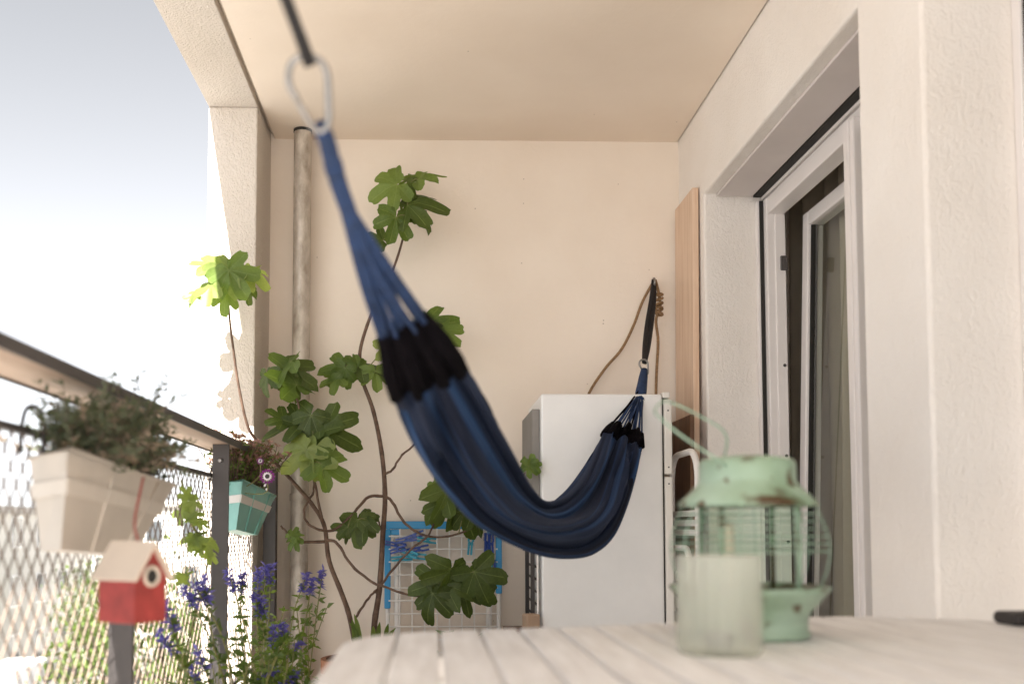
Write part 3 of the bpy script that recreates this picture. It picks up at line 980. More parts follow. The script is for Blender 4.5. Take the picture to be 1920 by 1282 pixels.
# ------------------------------------------------------------------ fig
def leaf_mesh(seed, mname):
    rng = random.Random(seed)
    lobes = [(0, 1.0), (52, .90), (-52, .90), (106, .70), (-106, .70)]
    lobes = [(R(a + rng.uniform(-6, 6)), l * rng.uniform(.9, 1.08)) for a, l in lobes]
    nT = 96
    rng_c = rng.uniform(.1, .5)
    base_r = rng.uniform(.40, .50)
    rings = [0, .3, .6, .85, 1.0]
    def rad(th):
        r = base_r
        for a, l in lobes:
            dth = abs(th - a)
            wv = R(23) if l > .76 else R(27)
            q = math.exp(-(dth / wv) ** 4.5)
            r = max(r, base_r + (l * (1 - .13 * min(dth / wv, 1.2) ** 2) - base_r) * q)
        back = abs(th)
        if back > R(125):
            r *= max(.35, 1 - (back - R(125)) / R(55) * .5)
        r *= 1 + .035 * math.sin(th * 10 + seed) + .022 * math.sin(th * 23 + 2 * seed) + .012 * math.sin(th * 43 + seed)
        return r
    v, f, vein = [(0, 0, 0)], [], [1.0]
    ths = [R(-165) + R(330) * k / nT for k in range(nT + 1)]
    axis = set()
    for a, l in lobes:
        axis.add(min(range(nT + 1), key=lambda k: abs(ths[k] - a)))
    for q in rings[1:]:
        for k, th in enumerate(ths):
            r = rad(th) * q
            x, y = r * math.sin(th), r * math.cos(th)
            near = min(abs(th - a) for a, l in lobes)
            z = -rng_c * r * r + .13 * min(near / R(24), 1) * q * r + .05 * math.sin(5 * x + seed) + .04 * math.sin(6 * y + seed * 2)
            v.append((x, y - .0, z))
            vein.append(1.0 if k in axis and q < .99 else 0.0)
    for k in range(nT):
        f.append((0, 1 + k, 2 + k))
    w = nT + 1
    for r_ in range(len(rings) - 2):
        for k in range(nT):
            a = 1 + r_ * w + k
            f.append((a, a + w, a + w + 1, a + 1))
    me = bpy.data.meshes.new('leaf')
    me.from_pydata(v, [], f)
    at = me.attributes.new('vein', 'FLOAT', 'POINT')
    at.data.foreach_set('value', vein)
    for p in me.polygons:
        p.use_smooth = True
    me.materials.append(M[mname])
    return me
LEAF = {k: [leaf_mesh(s + 3 * q, k) for s in range(5)] for q, k in enumerate(('fig_dark', 'fig_mid', 'fig_lite'))}
fx = P(690, 1160, 3.88)
fig = thing('fig_tree', (fx.x, 3.88, .36), 'young fig tree with bare brown stems and big lobed leaves', 'fig tree')

def add_leaf(root, px, py, ln, ang, d, kind, tw=None, face=None):
    c = P(px, py, d)
    k = d / 1900
    a = R(ang)
    L_ = ln * k
    t = Vector((math.cos(a), random.uniform(-.45, .15), math.sin(a))).normalized()
    n = face or Vector((random.uniform(-.7, .7), -.8, random.uniform(.1, 1.5)))
    n = (n - t * n.dot(t)).normalized()
    x = t.cross(n)
    base = c - t * (L_ * .38)
    rot = Matrix((x, t, n)).transposed().to_4x4()
    o = bpy.data.objects.new('leaf', random.choice(LEAF[kind]))
    col.objects.link(o)
    o.parent = root
    s_ = L_ * .70
    o.matrix_local = Matrix.Translation(base - Vector(root.location)) @ rot @ Matrix.Diagonal((s_ * random.uniform(.9, 1.1), s_, s_ * random.uniform(.7, 1.5), 1))
    if tw is not None:
        e = P(tw[0], tw[1], tw[2] if len(tw) > 2 else d + .02)
        MB().tube(spline([e, e.lerp(base, .55) + Vector((0, -.004, .006)), base], 6), [.0026, .0022, .002, .0019, .0018, .0017], 5).build('petiole', M['petiole'], root, smooth=True)
    return o

def stem(root, pts, r0, r1, name='branch', n=None):
    w = [P(a, b, d) for a, b, d in pts]
    n = n or len(pts) * 5
    sp_ = spline(w, n)
    sp_ = [q + Vector((.0015 * math.sin(i * 1.9), 0, .0)) for i, q in enumerate(sp_)]
    rr = [lerp(r0, r1, i / (n - 1)) * (1 + .10 * (1 if i % 5 == 2 else 0)) for i in range(n)]
    return MB().tube(sp_, rr, 8).build(name, M['bark'], root, smooth=True)

pot_c = (fx.x, 3.88)
def low(px, py, d, z):
    q = P(px, py, d)
    return q
# trunks start in the pot
def trunk(pts, r0, r1, base):
    w = [Vector(base)] + [P(a, b, d) for a, b, d in pts]
    n = len(w) * 6
    s_ = spline(w, n)
    rr = [lerp(r0, r1, (i / (n - 1)) ** .8) * (1 + .08 * (1 if i % 6 == 2 else 0)) for i in range(n)]
    MB().tube(s_, rr, 9).build('trunk', M['bark'], fig, smooth=True)
trunk([(702, 1172, 3.90), (712, 1100, 3.92), (718, 1000, 3.94), (722, 930, 3.94), (716, 850, 3.95), (700, 770, 3.97), (679, 710, 3.98), (675, 660, 3.98), (692, 600, 3.99), (715, 550, 4.0), (735, 510, 4.0), (752, 460, 4.0), (765, 400, 3.98), (768, 345, 3.97)],
      0.0130, .0036, (fx.x + .02, 3.88, .36))
trunk([(656, 1158, 3.87), (640, 1110, 3.87), (617, 1050, 3.87), (608, 985, 3.87), (585, 945, 3.85), (560, 915, 3.82), (542, 895, 3.80), (515, 865, 3.76), (485, 830, 3.71), (464, 797, 3.68), (447, 720, 3.63), (437, 650, 3.61), (430, 590, 3.60), (427, 520, 3.60)],
      .0110, .0034, (fx.x - .03, 3.88, .36))
stem(fig, [(719, 930, 3.94), (690, 932, 3.92), (660, 965, 3.90), (628, 992, 3.88), (600, 993, 3.85), (575, 978, 3.83), (571, 952, 3.83), (588, 920, 3.84), (586, 885, 3.84), (582, 858, 3.84)], .006, .0035)
stem(fig, [(719, 928, 3.94), (735, 940, 3.93), (755, 975, 3.92), (780, 996, 3.92), (810, 1006, 3.92), (850, 1003, 3.91), (897, 985, 3.90)], .006, .0035)
stem(fig, [(609, 1015, 3.87), (575, 1016, 3.85), (555, 1016, 3.84), (540, 1000, 3.83), (526, 985, 3.82)], .006, .0035)
stem(fig, [(611, 1012, 3.87), (632, 1018, 3.86), (660, 1060, 3.85), (700, 1092, 3.83), (715, 1097, 3.82), (760, 1113, 3.80), (800, 1118, 3.78), (842, 1112, 3.77)], .006, .0035)
stem(fig, [(722, 888, 3.945), (736, 880, 3.93), (752, 855, 3.92), (790, 812, 3.90), (812, 700, 3.90), (818, 610, 3.90)], .005, .003)
stem(fig, [(705, 1112, 3.915), (730, 1075, 3.90), (770, 1030, 3.89), (803, 1003, 3.88), (816, 968, 3.88), (822, 930, 3.88)], .005, .003)
stem(fig, [(666, 1158, 3.87), (690, 1122, 3.89), (707, 1104, 3.91)], .005, .004)
stem(fig, [(672, 700, 3.975), (650, 700, 3.96), (628, 708, 3.95)], .004, .0025)
stem(fig, [(674, 690, 3.975), (655, 688, 3.95), (640, 680, 3.94)], .0035, .002)
stem(fig, [(606, 985, 3.865), (580, 900, 3.80), (562, 912, 3.79), (530, 935, 3.78), (500, 800, 3.78)][:1] + [(585, 880, 3.80), (565, 780, 3.80), (545, 715, 3.80), (532, 690, 3.80)], .005, .003)
stem(fig, [(717, 1000, 3.94), (705, 968, 3.92), (690, 975, 3.91)], .004, .002)
stem(fig, [(897, 985, 3.90), (950, 930, 3.88), (985, 885, 3.86), (995, 870, 3.6)][:3], .0035, .002)
LV = [
    # top cluster
    (716, 360, 84, 205, 3.95, 'fig_mid', (766, 372)), (808, 326, 74, 25, 3.95, 'fig_mid', (768, 345)), (800, 378, 104, 5, 3.91, 'fig_dark', (767, 372)),
    (734, 436, 84, 255, 3.92, 'fig_mid', (763, 405)), (800, 412, 66, 300, 3.96, 'fig_dark', (766, 392)), (758, 368, 60, 230, 3.97, 'fig_dark', (767, 380)),
    (756, 338, 48, 200, 3.98, 'fig_mid', (768, 348)), (700, 440, 56, 150, 3.95, 'fig_dark', (763, 405)),
    # behind the fringe
    (828, 606, 84, 15, 3.90, 'fig_mid', (818, 612)), (846, 636, 84, 320, 3.87, 'fig_mid', (818, 612)), (800, 600, 50, 170, 3.90, 'fig_dark', (818, 612)), (735, 670, 60, 280, 3.95, 'fig_lite', (690, 690)),
    # middle pair
    (622, 688, 70, 170, 3.93, 'fig_mid', (640, 684)), (612, 712, 60, 195, 3.93, 'fig_mid', (632, 706)), (655, 680, 50, 150, 3.95, 'fig_mid', (672, 690)), (700, 690, 74, 350, 3.95, 'fig_dark', (676, 692)), (706, 718, 62, 275, 3.94, 'fig_mid', (678, 700)), (640, 708, 52, 250, 3.92, 'fig_mid', (650, 700)),
    # by the pipe
    (536, 686, 108, 120, 3.78, 'fig_mid', (545, 720)), (518, 690, 84, 205, 3.77, 'fig_mid', (536, 700)), (560, 705, 84, 330, 3.79, 'fig_dark', (540, 700)), (498, 722, 58, 265, 3.78, 'fig_dark', (536, 700)), (556, 728, 66, 290, 3.80, 'fig_dark', (540, 705)), (528, 722, 50, 250, 3.80, 'fig_dark', (540, 705)),
    # dark cluster
    (536, 790, 92, 170, 3.79, 'fig_dark', (585, 830)), (600, 784, 96, 70, 3.80, 'fig_dark', (585, 830)), (640, 820, 96, 325, 3.78, 'fig_dark', (588, 830)), (566, 806, 90, 240, 3.77, 'fig_dark', (588, 830)), (514, 772, 60, 140, 3.80, 'fig_dark', (560, 810)), (628, 782, 76, 20, 3.82, 'fig_dark', (588, 830)), (560, 775, 70, 110, 3.82, 'fig_dark', (585, 820)),
    # lime cluster
    (548, 868, 98, 225, 3.72, 'fig_lite', (583, 862)), (604, 842, 88, 50, 3.73, 'fig_lite', (583, 862)), (634, 884, 92, 335, 3.71, 'fig_mid', (585, 868)), (568, 842, 60, 160, 3.74, 'fig_lite', (583, 862)), (588, 868, 48, 300, 3.74, 'fig_lite', (583, 862)),
    # mid small
    (660, 990, 70, 215, 3.88, 'fig_dark', (690, 975)), (668, 1000, 74, 265, 3.86, 'fig_dark', (690, 975)), (692, 985, 54, 320, 3.88, 'fig_dark', (695, 972)), (636, 985, 44, 170, 3.88, 'fig_dark', (660, 968)),
    (553, 994, 34, 60, 3.82, 'fig_mid', (550, 1012)), (546, 1020, 36, 230, 3.82, 'fig_mid', (552, 1014)), (560, 1002, 28, 20, 3.82, 'fig_mid', (553, 1012)),
    # above the rack
    (812, 945, 94, 225, 3.86, 'fig_dark', (822, 930)), (838, 910, 74, 110, 3.87, 'fig_dark', (822, 940)), (858, 950, 104, 300, 3.85, 'fig_dark', (824, 930)), (828, 965, 70, 262, 3.87, 'fig_dark', (822, 935)), (880, 985, 82, 285, 3.88, 'fig_dark', (860, 1000)), (818, 900, 40, 100, 3.87, 'fig_mid', (820, 930)), (900, 975, 70, 310, 3.88, 'fig_dark', (890, 988)),
    (996, 862, 40, 80, 3.62, 'fig_mid', (992, 885, 3.64)), (990, 884, 44, 260, 3.62, 'fig_mid', (992, 882, 3.64)), (1004, 872, 36, 10, 3.62, 'fig_mid', (992, 882, 3.64)),
    # low cluster
    (792, 1098, 78, 190, 3.74, 'fig_dark', (842, 1112)), (838, 1100, 92, 260, 3.72, 'fig_dark', (845, 1085)), (862, 1076, 88, 35, 3.74, 'fig_dark', (845, 1095)), (908, 1104, 100, 300, 3.70, 'fig_dark', (870, 1085)), (806, 1142, 80, 260, 3.73, 'fig_dark', (820, 1118)), (872, 1126, 62, 265, 3.75, 'fig_dark', (850, 1110)), (915, 1080, 70, 30, 3.74, 'fig_dark', (875, 1090)), (820, 1078, 54, 120, 3.75, 'fig_dark', (842, 1105)), (886, 1072, 60, 60, 3.74, 'fig_mid', (860, 1090)),
    # sunny cluster before the pier
    (378, 492, 78, 175, 3.56, 'fig_lite', (425, 500)), (372, 548, 76, 205, 3.50, 'fig_lite', (426, 525)), (410, 528, 84, 235, 3.50, 'fig_lite', (427, 515)), (448, 538, 96, 300, 3.50, 'fig_mid', (428, 515)), (470, 506, 88, 20, 3.55, 'fig_lite', (428, 512)), (486, 528, 76, 325, 3.57, 'fig_lite', (430, 515)), (420, 572, 58, 262, 3.56, 'fig_mid', (429, 545)), (468, 560, 46, 280, 3.58, 'fig_dark', (430, 540)), (352, 556, 40, 195, 3.53, 'fig_lite', (380, 545)), (440, 500, 60, 60, 3.58, 'fig_lite', (428, 520)), (404, 502, 56, 150, 3.56, 'fig_lite', (426, 515)),
]
for a in LV:
    add_leaf(fig, *a)

def lathe_pot(name, c, r0, r1, h, m, label, cat='plant pot', group=None):
    root = thing(name, (c[0], c[1], 0), label, cat, group)
    MB().lathe([(r0, .002), (r1, h - .05), (r1 * 1.08, h - .05), (r1 * 1.08, h), (r1 * .96, h), (r1 * .94, h - .04)], (c[0], c[1], 0), 28, True, False).build('pot', m, root, smooth=False)
    MB().lathe([(r1 * .945, h - .041), (r1 * .945, h - .035)], (c[0], c[1], 0), 24).build('soil', M['soil'], root)
    return root
lathe_pot('plant_pot', pot_c, .12, .165, .40, M['terra'], 'terracotta pot on the floor holding the fig tree')

# strap-leaved plant in the fig pot
sp = thing('strap_leaf_plant', (fx.x - .03, 3.82, .36), 'small strap leaved plant at the foot of the fig', 'plant')
for px, py, dx in ((664, 1150, -.01), (660, 1160, -.03), (655, 1166, .0), (712, 1165, .03), (728, 1168, .05), (700, 1172, .02), (742, 1176, .04)):
    tip = P(px, py, 3.80)
    b0 = Vector((fx.x + dx * 1.2, 3.82, .362))
    pts_ = spline([b0, b0.lerp(tip, .6) + Vector((0, 0, .03)), tip], 8)
    mb = MB()
    for i, q in enumerate(pts_):
        w = .011 * (1 - (i / 7) ** 2.2) + .0008
        mb.v += [q + Vector((-w, 0, 0)), q + Vector((0, .004, -.003)), q + Vector((w, 0, 0))]
    for i in range(7):
        for s_ in (0, 1):
            a = i * 3 + s_
            mb.f.append((a, a + 1, a + 4, a + 3))
    mb.build('leaf', M['fig_mid'], sp, smooth=True)

# pointed leaf plant before the drying rack
pc2 = P(868, 1190, 3.72)
lathe_pot('plant_pot', (pc2.x, 3.72), .09, .12, .30, M['terra'], 'terracotta pot on the floor before the drying rack')
sp = thing('broad_leaf_plant', (pc2.x, 3.72, .26), 'bushy plant with pointed leaves in pot before the drying rack', 'plant')
st = MB()
for i in range(26):
    a = random.uniform(0, 2 * math.pi)
    r_ = random.uniform(.02, .12)
    tz = random.uniform(.40, .51)
    e = Vector((pc2.x + r_ * math.cos(a), 3.72 + r_ * math.sin(a) * .8, tz))
    b0 = Vector((pc2.x + .02 * math.cos(a), 3.72 + .02 * math.sin(a), .262))
    st.tube(spline([b0, b0.lerp(e, .6) + Vector((0, 0, .02)), e], 5), .0022, 5)
    tip = e + Vector((.06 * math.cos(a), .05 * math.sin(a), random.uniform(-.01, .045)))
    MB().leaf(e, tip, Vector((0, -.4, 1)), .018).build('leaf', M['fig_mid'] if i % 3 else M['fig_dark'], sp)
st.build('stem', M['petiole'], sp)

# ------------------------------------------------------------------ rail planters
def rail_planter(name, ox, oy, z0, m, mband, label):
    """tapered zinc trough hooked on the railing; (ox, oy) near inner corner"""
    root = thing(name, (ox, oy, z0), label, 'planter', 'troughs hooked on the railing')
    top = [(-.105, .12), (0, 0), (.010, .60), (-.095, .62)]
    bot = [(-.095, .15), (-.030, .06), (-.026, .44), (-.090, .47)]
    h = .150
    def zt_(y_):
        return (.30 - (y_ - oy)) * .05
    def ring(t, grow=0):
        out = []
        cx = sum(lerp(b[0], a[0], t) for a, b in zip(top, bot)) / 4
        cy = sum(lerp(b[1], a[1], t) for a, b in zip(top, bot)) / 4
        for a, b in zip(top, bot):
            x, y_ = lerp(b[0], a[0], t), lerp(b[1], a[1], t)
            dx, dy = x - cx, y_ - cy
            out.append((ox + x + grow * (1 if dx > 0 else -1), oy + y_ + grow * (1 if dy > 0 else -1)))
        return out
    mb = MB()
    n = 4
    rings = [(ring(0), z0), (ring(1), z0 + h), (ring(1, -.004), z0 + h), (ring(.82, -.004), z0 + h * .82)]
    for rg, z in rings:
        mb.v += [Vector((x, y_, z + zt_(y_))) for x, y_ in rg]
    mb.f.append((3, 2, 1, 0))
    for i in range(3):
        for k_ in range(n):
            k2 = (k_ + 1) % n
            mb.f.append((i * n + k_, i * n + k2, (i + 1) * n + k2, (i + 1) * n + k_))
    mb.build('shell', m, root, bevel=.005)
    # raised band
    mb = MB()
    for rg, z in ((ring(.56, .0035), z0 + h * .56), (ring(.72, .0035), z0 + h * .72), (ring(.72, -.001), z0 + h * .72), (ring(.56, -.001), z0 + h * .56)):
        mb.v += [Vector((x, y_, z + zt_(y_))) for x, y_ in rg]
    for i in range(4):
        for k_ in range(n):
            k2 = (k_ + 1) % n
            j = (i + 1) % 4
            mb.f.append((i * n + k_, i * n + k2, j * n + k2, j * n + k_))
    mb.build('band', mband, root, bevel=.0015)
    # rolled rim
    rg = ring(1, .001)
    MB().tube([(x, y_, z0 + h + zt_(y_)) for x, y_ in rg], .0038, 8, closed=True).build('rim', m, root, smooth=True)
    # seam straps on the long side
    for f_ in (.36, .80):
        a = Vector((*[lerp(ring(1, .002)[1][i], ring(1, .002)[2][i], f_) for i in (0, 1)], z0 + h * .99))
        b = Vector((*[lerp(ring(0, .002)[1][i], ring(0, .002)[2][i], f_) for i in (0, 1)], z0 + .002))
        a.z += zt_(a.y); b.z += zt_(b.y)
        MB().tube([a, b], .003, 6).build('seam', m, root, smooth=True)
    mb = MB()
    rg = ring(.86, -.006)
    mb.v += [Vector((x, y_, z0 + h * .86 + zt_(y_))) for x, y_ in rg]
    mb.f.append((0, 1, 2, 3))
    mb.build('soil', M['soil'], root, fix=False)
    for yy in (oy + .16, oy + .50):
        pts_ = [(ox - .098, yy, z0 + h * .9), (ox - .099, yy, ZM1 + .02), (ox - .110, yy, ZM1 + .045), (ox - .128, yy, ZM1 + .045), (ox - .136, yy, ZM1 + .01), (ox - .136, yy, ZM1 - .03)]
        MB().tube(spline(pts_, 18), .0035, 6).build('hook', M['dark'], root, smooth=True)
    return root
WP = P(128, 868, 1.54)
rail_planter('rail_planter', WP.x, 1.54, P(108, 1046, 1.56).z, M['cream_pot'], M['cream_band'], 'cream trough planter on the railing above the red birdhouse')
TPt = P(455, 910, 3.15)
rail_planter('rail_planter', TPt.x, 3.15, P(448, 1000, 3.17).z, M['teal_pot'], M['white_band'], 'teal trough planter with a white band on the railing')

# grey-green herb in the cream planter
z_s = P(108, 1046, 1.56).z + .13
hb = thing('herb_plant', (WP.x - .045, 1.84, z_s), 'bushy grey green herb spilling from the cream planter', 'plant')
rng = random.Random(4)
mbs, mb1, mb2 = MB(), MB(), MB()
for i in range(560):
    y0_ = rng.uniform(1.71, 2.10)
    b0 = Vector((WP.x - .05 + rng.uniform(-.03, .03), y0_, z_s - .004))
    ht = rng.uniform(.08, .175) * (1.0 - 1.1 * abs(y0_ - 1.90)) * (1.0 if i % 8 else 1.35)
    ln = Vector((rng.gauss(.05, .42), rng.gauss(.0, .40), 1.0 if rng.random() < .8 else .3)).normalized() * ht
    e = b0 + ln
    mid = b0.lerp(e, .55) + Vector((rng.uniform(-.01, .01), rng.uniform(-.01, .01), .02))
    cv = spline([b0, mid, e], 9)
    mbs.tube(cv[::2], [.0011, .001, .0009, .0007, .0005], 4)
    tgt = mb1 if rng.random() < .82 else mb2
    for k in range(20):
        q = cv[2 + (k % 7)]
        dv = Vector((rng.gauss(0, 1), rng.gauss(0, 1), rng.gauss(.5, .6))).normalized()
        tgt.leaf(q, q + dv * rng.uniform(.012, .026), Vector((rng.gauss(0, 1), rng.gauss(0, 1), 1)), rng.uniform(.002, .0036))
mbs.build('stem', M['sage2'], hb)
o = mb1.build('foliage', M['sage'], hb, fix=False); o['kind'] = 'stuff'
o = mb2.build('dry_foliage', M['sage2'], hb, fix=False); o['kind'] = 'stuff'

# dusky flowers in the teal planter
z_t = P(448, 1000, 3.17).z + .13
fl = thing('flower_plant', (TPt.x - .045, 3.40, z_t), 'dusky pink budded plant with one purple daisy in teal planter', 'plant')
mbs, mb1, mb2 = MB(), MB(), MB()
for i in range(190):
    b0 = Vector((TPt.x - .05 + rng.uniform(-.035, .035), rng.uniform(3.22, 3.66), z_t - .004))
    ht = rng.uniform(.08, .19)
    e = b0 + Vector((rng.gauss(0, .4), rng.gauss(0, .3), 1)).normalized() * ht
    e.z += .015
    cv = spline([b0, b0.lerp(e, .5) + Vector((rng.uniform(-.012, .012), 0, .01)), e], 7)
    mbs.tube(cv, .0013, 4)
    for k in range(7):
        q = cv[rng.randrange(1, 7)]
        dv = Vector((rng.gauss(0, 1), rng.gauss(0, 1), rng.gauss(.3, .6))).normalized()
        mb1.leaf(q, q + dv * rng.uniform(.015, .035), Vector((rng.gauss(0, 1), rng.gauss(0, 1), 1)), rng.uniform(.003, .006))
    for k in range(7):
        dv = Vector((rng.gauss(0, 1), rng.gauss(0, 1), rng.gauss(.5, .6))).normalized()
        mb2.leaf(e, e + dv * rng.uniform(.010, .022), Vector((rng.gauss(0, 1), rng.gauss(0, 1), 1)), .005)
mbs.build('stem', M['bark'], fl)
o = mb1.build('foliage', M['herb'], fl, fix=False); o['kind'] = 'stuff'
o = mb2.build('dried_buds', M['dried'], fl, fix=False); o['kind'] = 'stuff'
def daisy(px, py, d, r_):
    c = P(px, py, d)
    n = Vector((.25, -1, .15)).normalized()
    a0 = n.cross(Vector((0, 0, 1))).normalized(); b0 = n.cross(a0)
    ctr = MB()
    ctr.tube([c + n * -.002, c + n * .004], r_ * .28, 10)
    fo = ctr.build('daisy_flower', M['dark'], fl)
    for k in range(14):
        a = 2 * math.pi * k / 14
        dv = a0 * math.cos(a) + b0 * math.sin(a)
        MB().leaf(c + dv * r_ * .5, c + dv * r_, n, r_ * .17).build('petal', M['magenta'], fo, fix=False)
        MB().leaf(c + dv * r_ * .2 + n * .001, c + dv * r_ * .58 + n * .001, n, r_ * .12).build('petal_base', M['petal_white'], fo, fix=False)
    MB().tube(spline([c - n * .002, c + Vector((-.01, .03, -.05)), Vector((TPt.x - .04, 3.25, z_t))], 8), .0016, 5).build('flower_stem', M['petiole'], fl)
daisy(501, 893, 3.13, .026)
daisy(488, 864, 3.16, .012)

# ------------------------------------------------------------------ birdhouse
bc = P(251, 1170, 1.50)
bh = thing('birdhouse', tuple(bc), 'small red birdhouse with cream roof hanging below the cream planter', 'birdhouse')
MZ = Matrix.Translation(bc) @ Matrix.Rotation(R(-37), 4, 'Z')
# local frame: corner at origin, gable wall along +x, side wall along +y back; gable faces -y
w, dp, h, hp = .062, .078, .067, .046
def BT(x, y_, z):
    return MZ @ Vector((x, y_, z))
MZ = Matrix.Translation(bc) @ Matrix.Rotation(R(58), 4, 'Z')
mb = MB()
g = [(0, 0), (w, 0), (w, h), (w / 2, h + hp), (0, h)]
# gable toward local -y, width along local x
mb.v = [BT(x, 0, z) for x, z in g] + [BT(x, dp, z) for x, z in g]
mb.f = [(0, 1, 2, 3, 4), (9, 8, 7, 6, 5)] + [(i, (i + 1) % 5, (i + 1) % 5 + 5, i + 5) for i in range(5)]
mb.build('box', M['red'], bh, bevel=.001)
ov, th = .009, .005
for s_ in (0, 1):
    e0 = (0, h) if s_ == 0 else (w, h)
    r0 = (w / 2, h + hp)
    dx, dz = e0[0] - r0[0], e0[1] - r0[1]
    l = math.hypot(dx, dz)
    ux, uz = dx / l, dz / l
    nx, nz = (-uz, ux) if s_ == 1 else (uz, -ux)
    if nz < 0:
        nx, nz = -nx, -nz
    p0 = (r0[0], r0[1] + .0006)
    p1 = (e0[0] + ux * .006 + nx * .0006, e0[1] + uz * .006 + nz * .0006)
    q0 = (r0[0], r0[1] + th * 1.6)
    q1 = (p1[0] + nx * th, p1[1] + nz * th)
    mb = MB()
    for yy in (-ov, dp + ov):
        mb.v += [BT(a, yy, b) for a, b in (p0, p1, q1, q0)]
    mb.f = [(0, 1, 2, 3), (7, 6, 5, 4)] + [(i, (i + 1) % 4, (i + 1) % 4 + 4, i + 4) for i in range(4)]
    mb.build('roof', M['roof_cream'], bh)
cz = h + .002
ring_ = [BT(w / 2 + .0135 * math.cos(a), -.002, cz + .0135 * math.sin(a)) for a in [k * math.pi / 12 for k in range(24)]]
MB().tube(ring_, .003, 8, closed=True).build('hole_ring', M['roof_cream'], bh, smooth=True)
mb = MB()
mb.v = [BT(w / 2 + .0125 * math.cos(a), -.0012, cz + .0125 * math.sin(a)) for a in [k * math.pi / 12 for k in range(24)]]
mb.f = [tuple(range(24))]
mb.build('entrance_hole', M['rubber'], bh)
apex = BT(w / 2, dp * .35, h + hp + .004)
ptop = P(246, 928, 1.72)
MB().tube(spline([apex, apex.lerp(ptop, .5) + Vector((0, 0, -.004)), Vector((ptop.x + .02, ptop.y, ptop.z + .03))], 8), .0022, 6).build('hanging_cord', M['string'], bh, smooth=True)

# ------------------------------------------------------------------ blue flowers behind the table, left
root = thing('floor_planter', (-.47, 3.0, 0), 'long terracotta trough on the floor along the railing', 'planter')
mb = MB()
mb.prism([(-.57, 2.30), (-.40, 2.30), (-.36, 3.62), (-.57, 3.62)], .002, .26, [(-.59, 2.28), (-.38, 2.28), (-.34, 3.64), (-.59, 3.64)])
mb.build('trough', M['terra'], root, bevel=.006)
MB().prism([(-.58, 2.30), (-.39, 2.30), (-.35, 3.62), (-.58, 3.62)], .2605, .268).build('soil', M['soil'], root)
spk = [(370, 1105, 2.62), (350, 1112, 2.60), (384, 1096, 2.64), (497, 1072, 3.15), (484, 1080, 3.12), (508, 1070, 3.16), (585, 1092, 3.40), (572, 1085, 3.40), (604, 1078, 3.42), (490, 1130, 3.05), (480, 1122, 3.04), (455, 1086, 3.0), (432, 1084, 2.96),
       (303, 1196, 2.40), (374, 1230, 2.55), (362, 1262, 2.50), (530, 1178, 3.1), (512, 1186, 3.08), (551, 1268, 3.0), (316, 1152, 2.42), (508, 1262, 2.9), (558, 1212, 3.2)]
rng = random.Random(11)
n_plant = 5
pl = []
for k in range(n_plant):
    yy = 2.42 + k * .27
    names = ['at the trough end under the birdhouse', 'second from the birdhouse end of the trough', 'in the middle of the trough', 'behind the teal planter in the trough', 'beside the drainpipe']
    r_ = thing('salvia_plant', (-.48, yy, .262), 'blue violet flowering plant ' + names[k], 'plant', 'flowering plants in the floor trough')
    pl.append([r_, yy, MB(), MB()])
for px, py, d in spk:
    tip = P(px, py, d)
    k = min(range(n_plant), key=lambda q: abs(pl[q][1] - d))
    r_, yy, ms_, ml_ = pl[k]
    b0 = Vector((-.48 + rng.uniform(-.05, .05), yy + rng.uniform(-.08, .08), .263))
    mid = b0.lerp(tip, .6) + Vector((rng.uniform(-.03, .03), 0, .03))
    cv = spline([b0, mid, tip], 14)
    ms_.tube(cv, .0022, 5)
    dirv = (cv[-1] - cv[-3]).normalized()
    fm = MB()
    for q in range(56):
        c = tip + dirv * rng.uniform(-.045, .02)
        dv = Vector((rng.gauss(0, 1), rng.gauss(0, 1), rng.gauss(.2, .5))).normalized()
        fm.leaf(c, c + dv * rng.uniform(.012, .028), Vector((rng.gauss(0, 1), rng.gauss(0, 1), 1)), rng.uniform(.003, .006))
    fm.build('flower_spike', M['violet'], r_, fix=False)
    for q in range(26):
        c = cv[rng.randrange(3, 13)]
        dv = Vector((rng.gauss(0, 1), rng.gauss(0, 1), rng.gauss(.1, .6))).normalized()
        ml_.leaf(c, c + dv * rng.uniform(.018, .042), Vector((rng.gauss(0, 1), rng.gauss(0, 1), 1)), rng.uniform(.004, .010))
for r_, yy, ms_, ml_ in pl:
    for i in range(15):
        b0 = Vector((-.48 + rng.uniform(-.08, .10), yy + rng.uniform(-.14, .14), .263))
        e = b0 + Vector((rng.gauss(0, .06), rng.gauss(0, .05), rng.uniform(.14, .36)))
        cv = spline([b0, b0.lerp(e, .5) + Vector((rng.uniform(-.02, .02), rng.uniform(-.02, .02), .02)), e], 8)
        ms_.tube(cv[::2] + [cv[-1]], .0016, 4)
        for q in range(20):
            c = cv[rng.randrange(1, 8)]
            dv = Vector((rng.gauss(0, 1), rng.gauss(0, 1), rng.gauss(.2, .6))).normalized()
            ml_.leaf(c, c + dv * rng.uniform(.018, .045), Vector((rng.gauss(0, 1), rng.gauss(0, 1), 1)), rng.uniform(.005, .011))
    ms_.build('stem', M['petiole'], r_)
    o = ml_.build('foliage', M['herb'], r_, fix=False); o['kind'] = 'stuff'

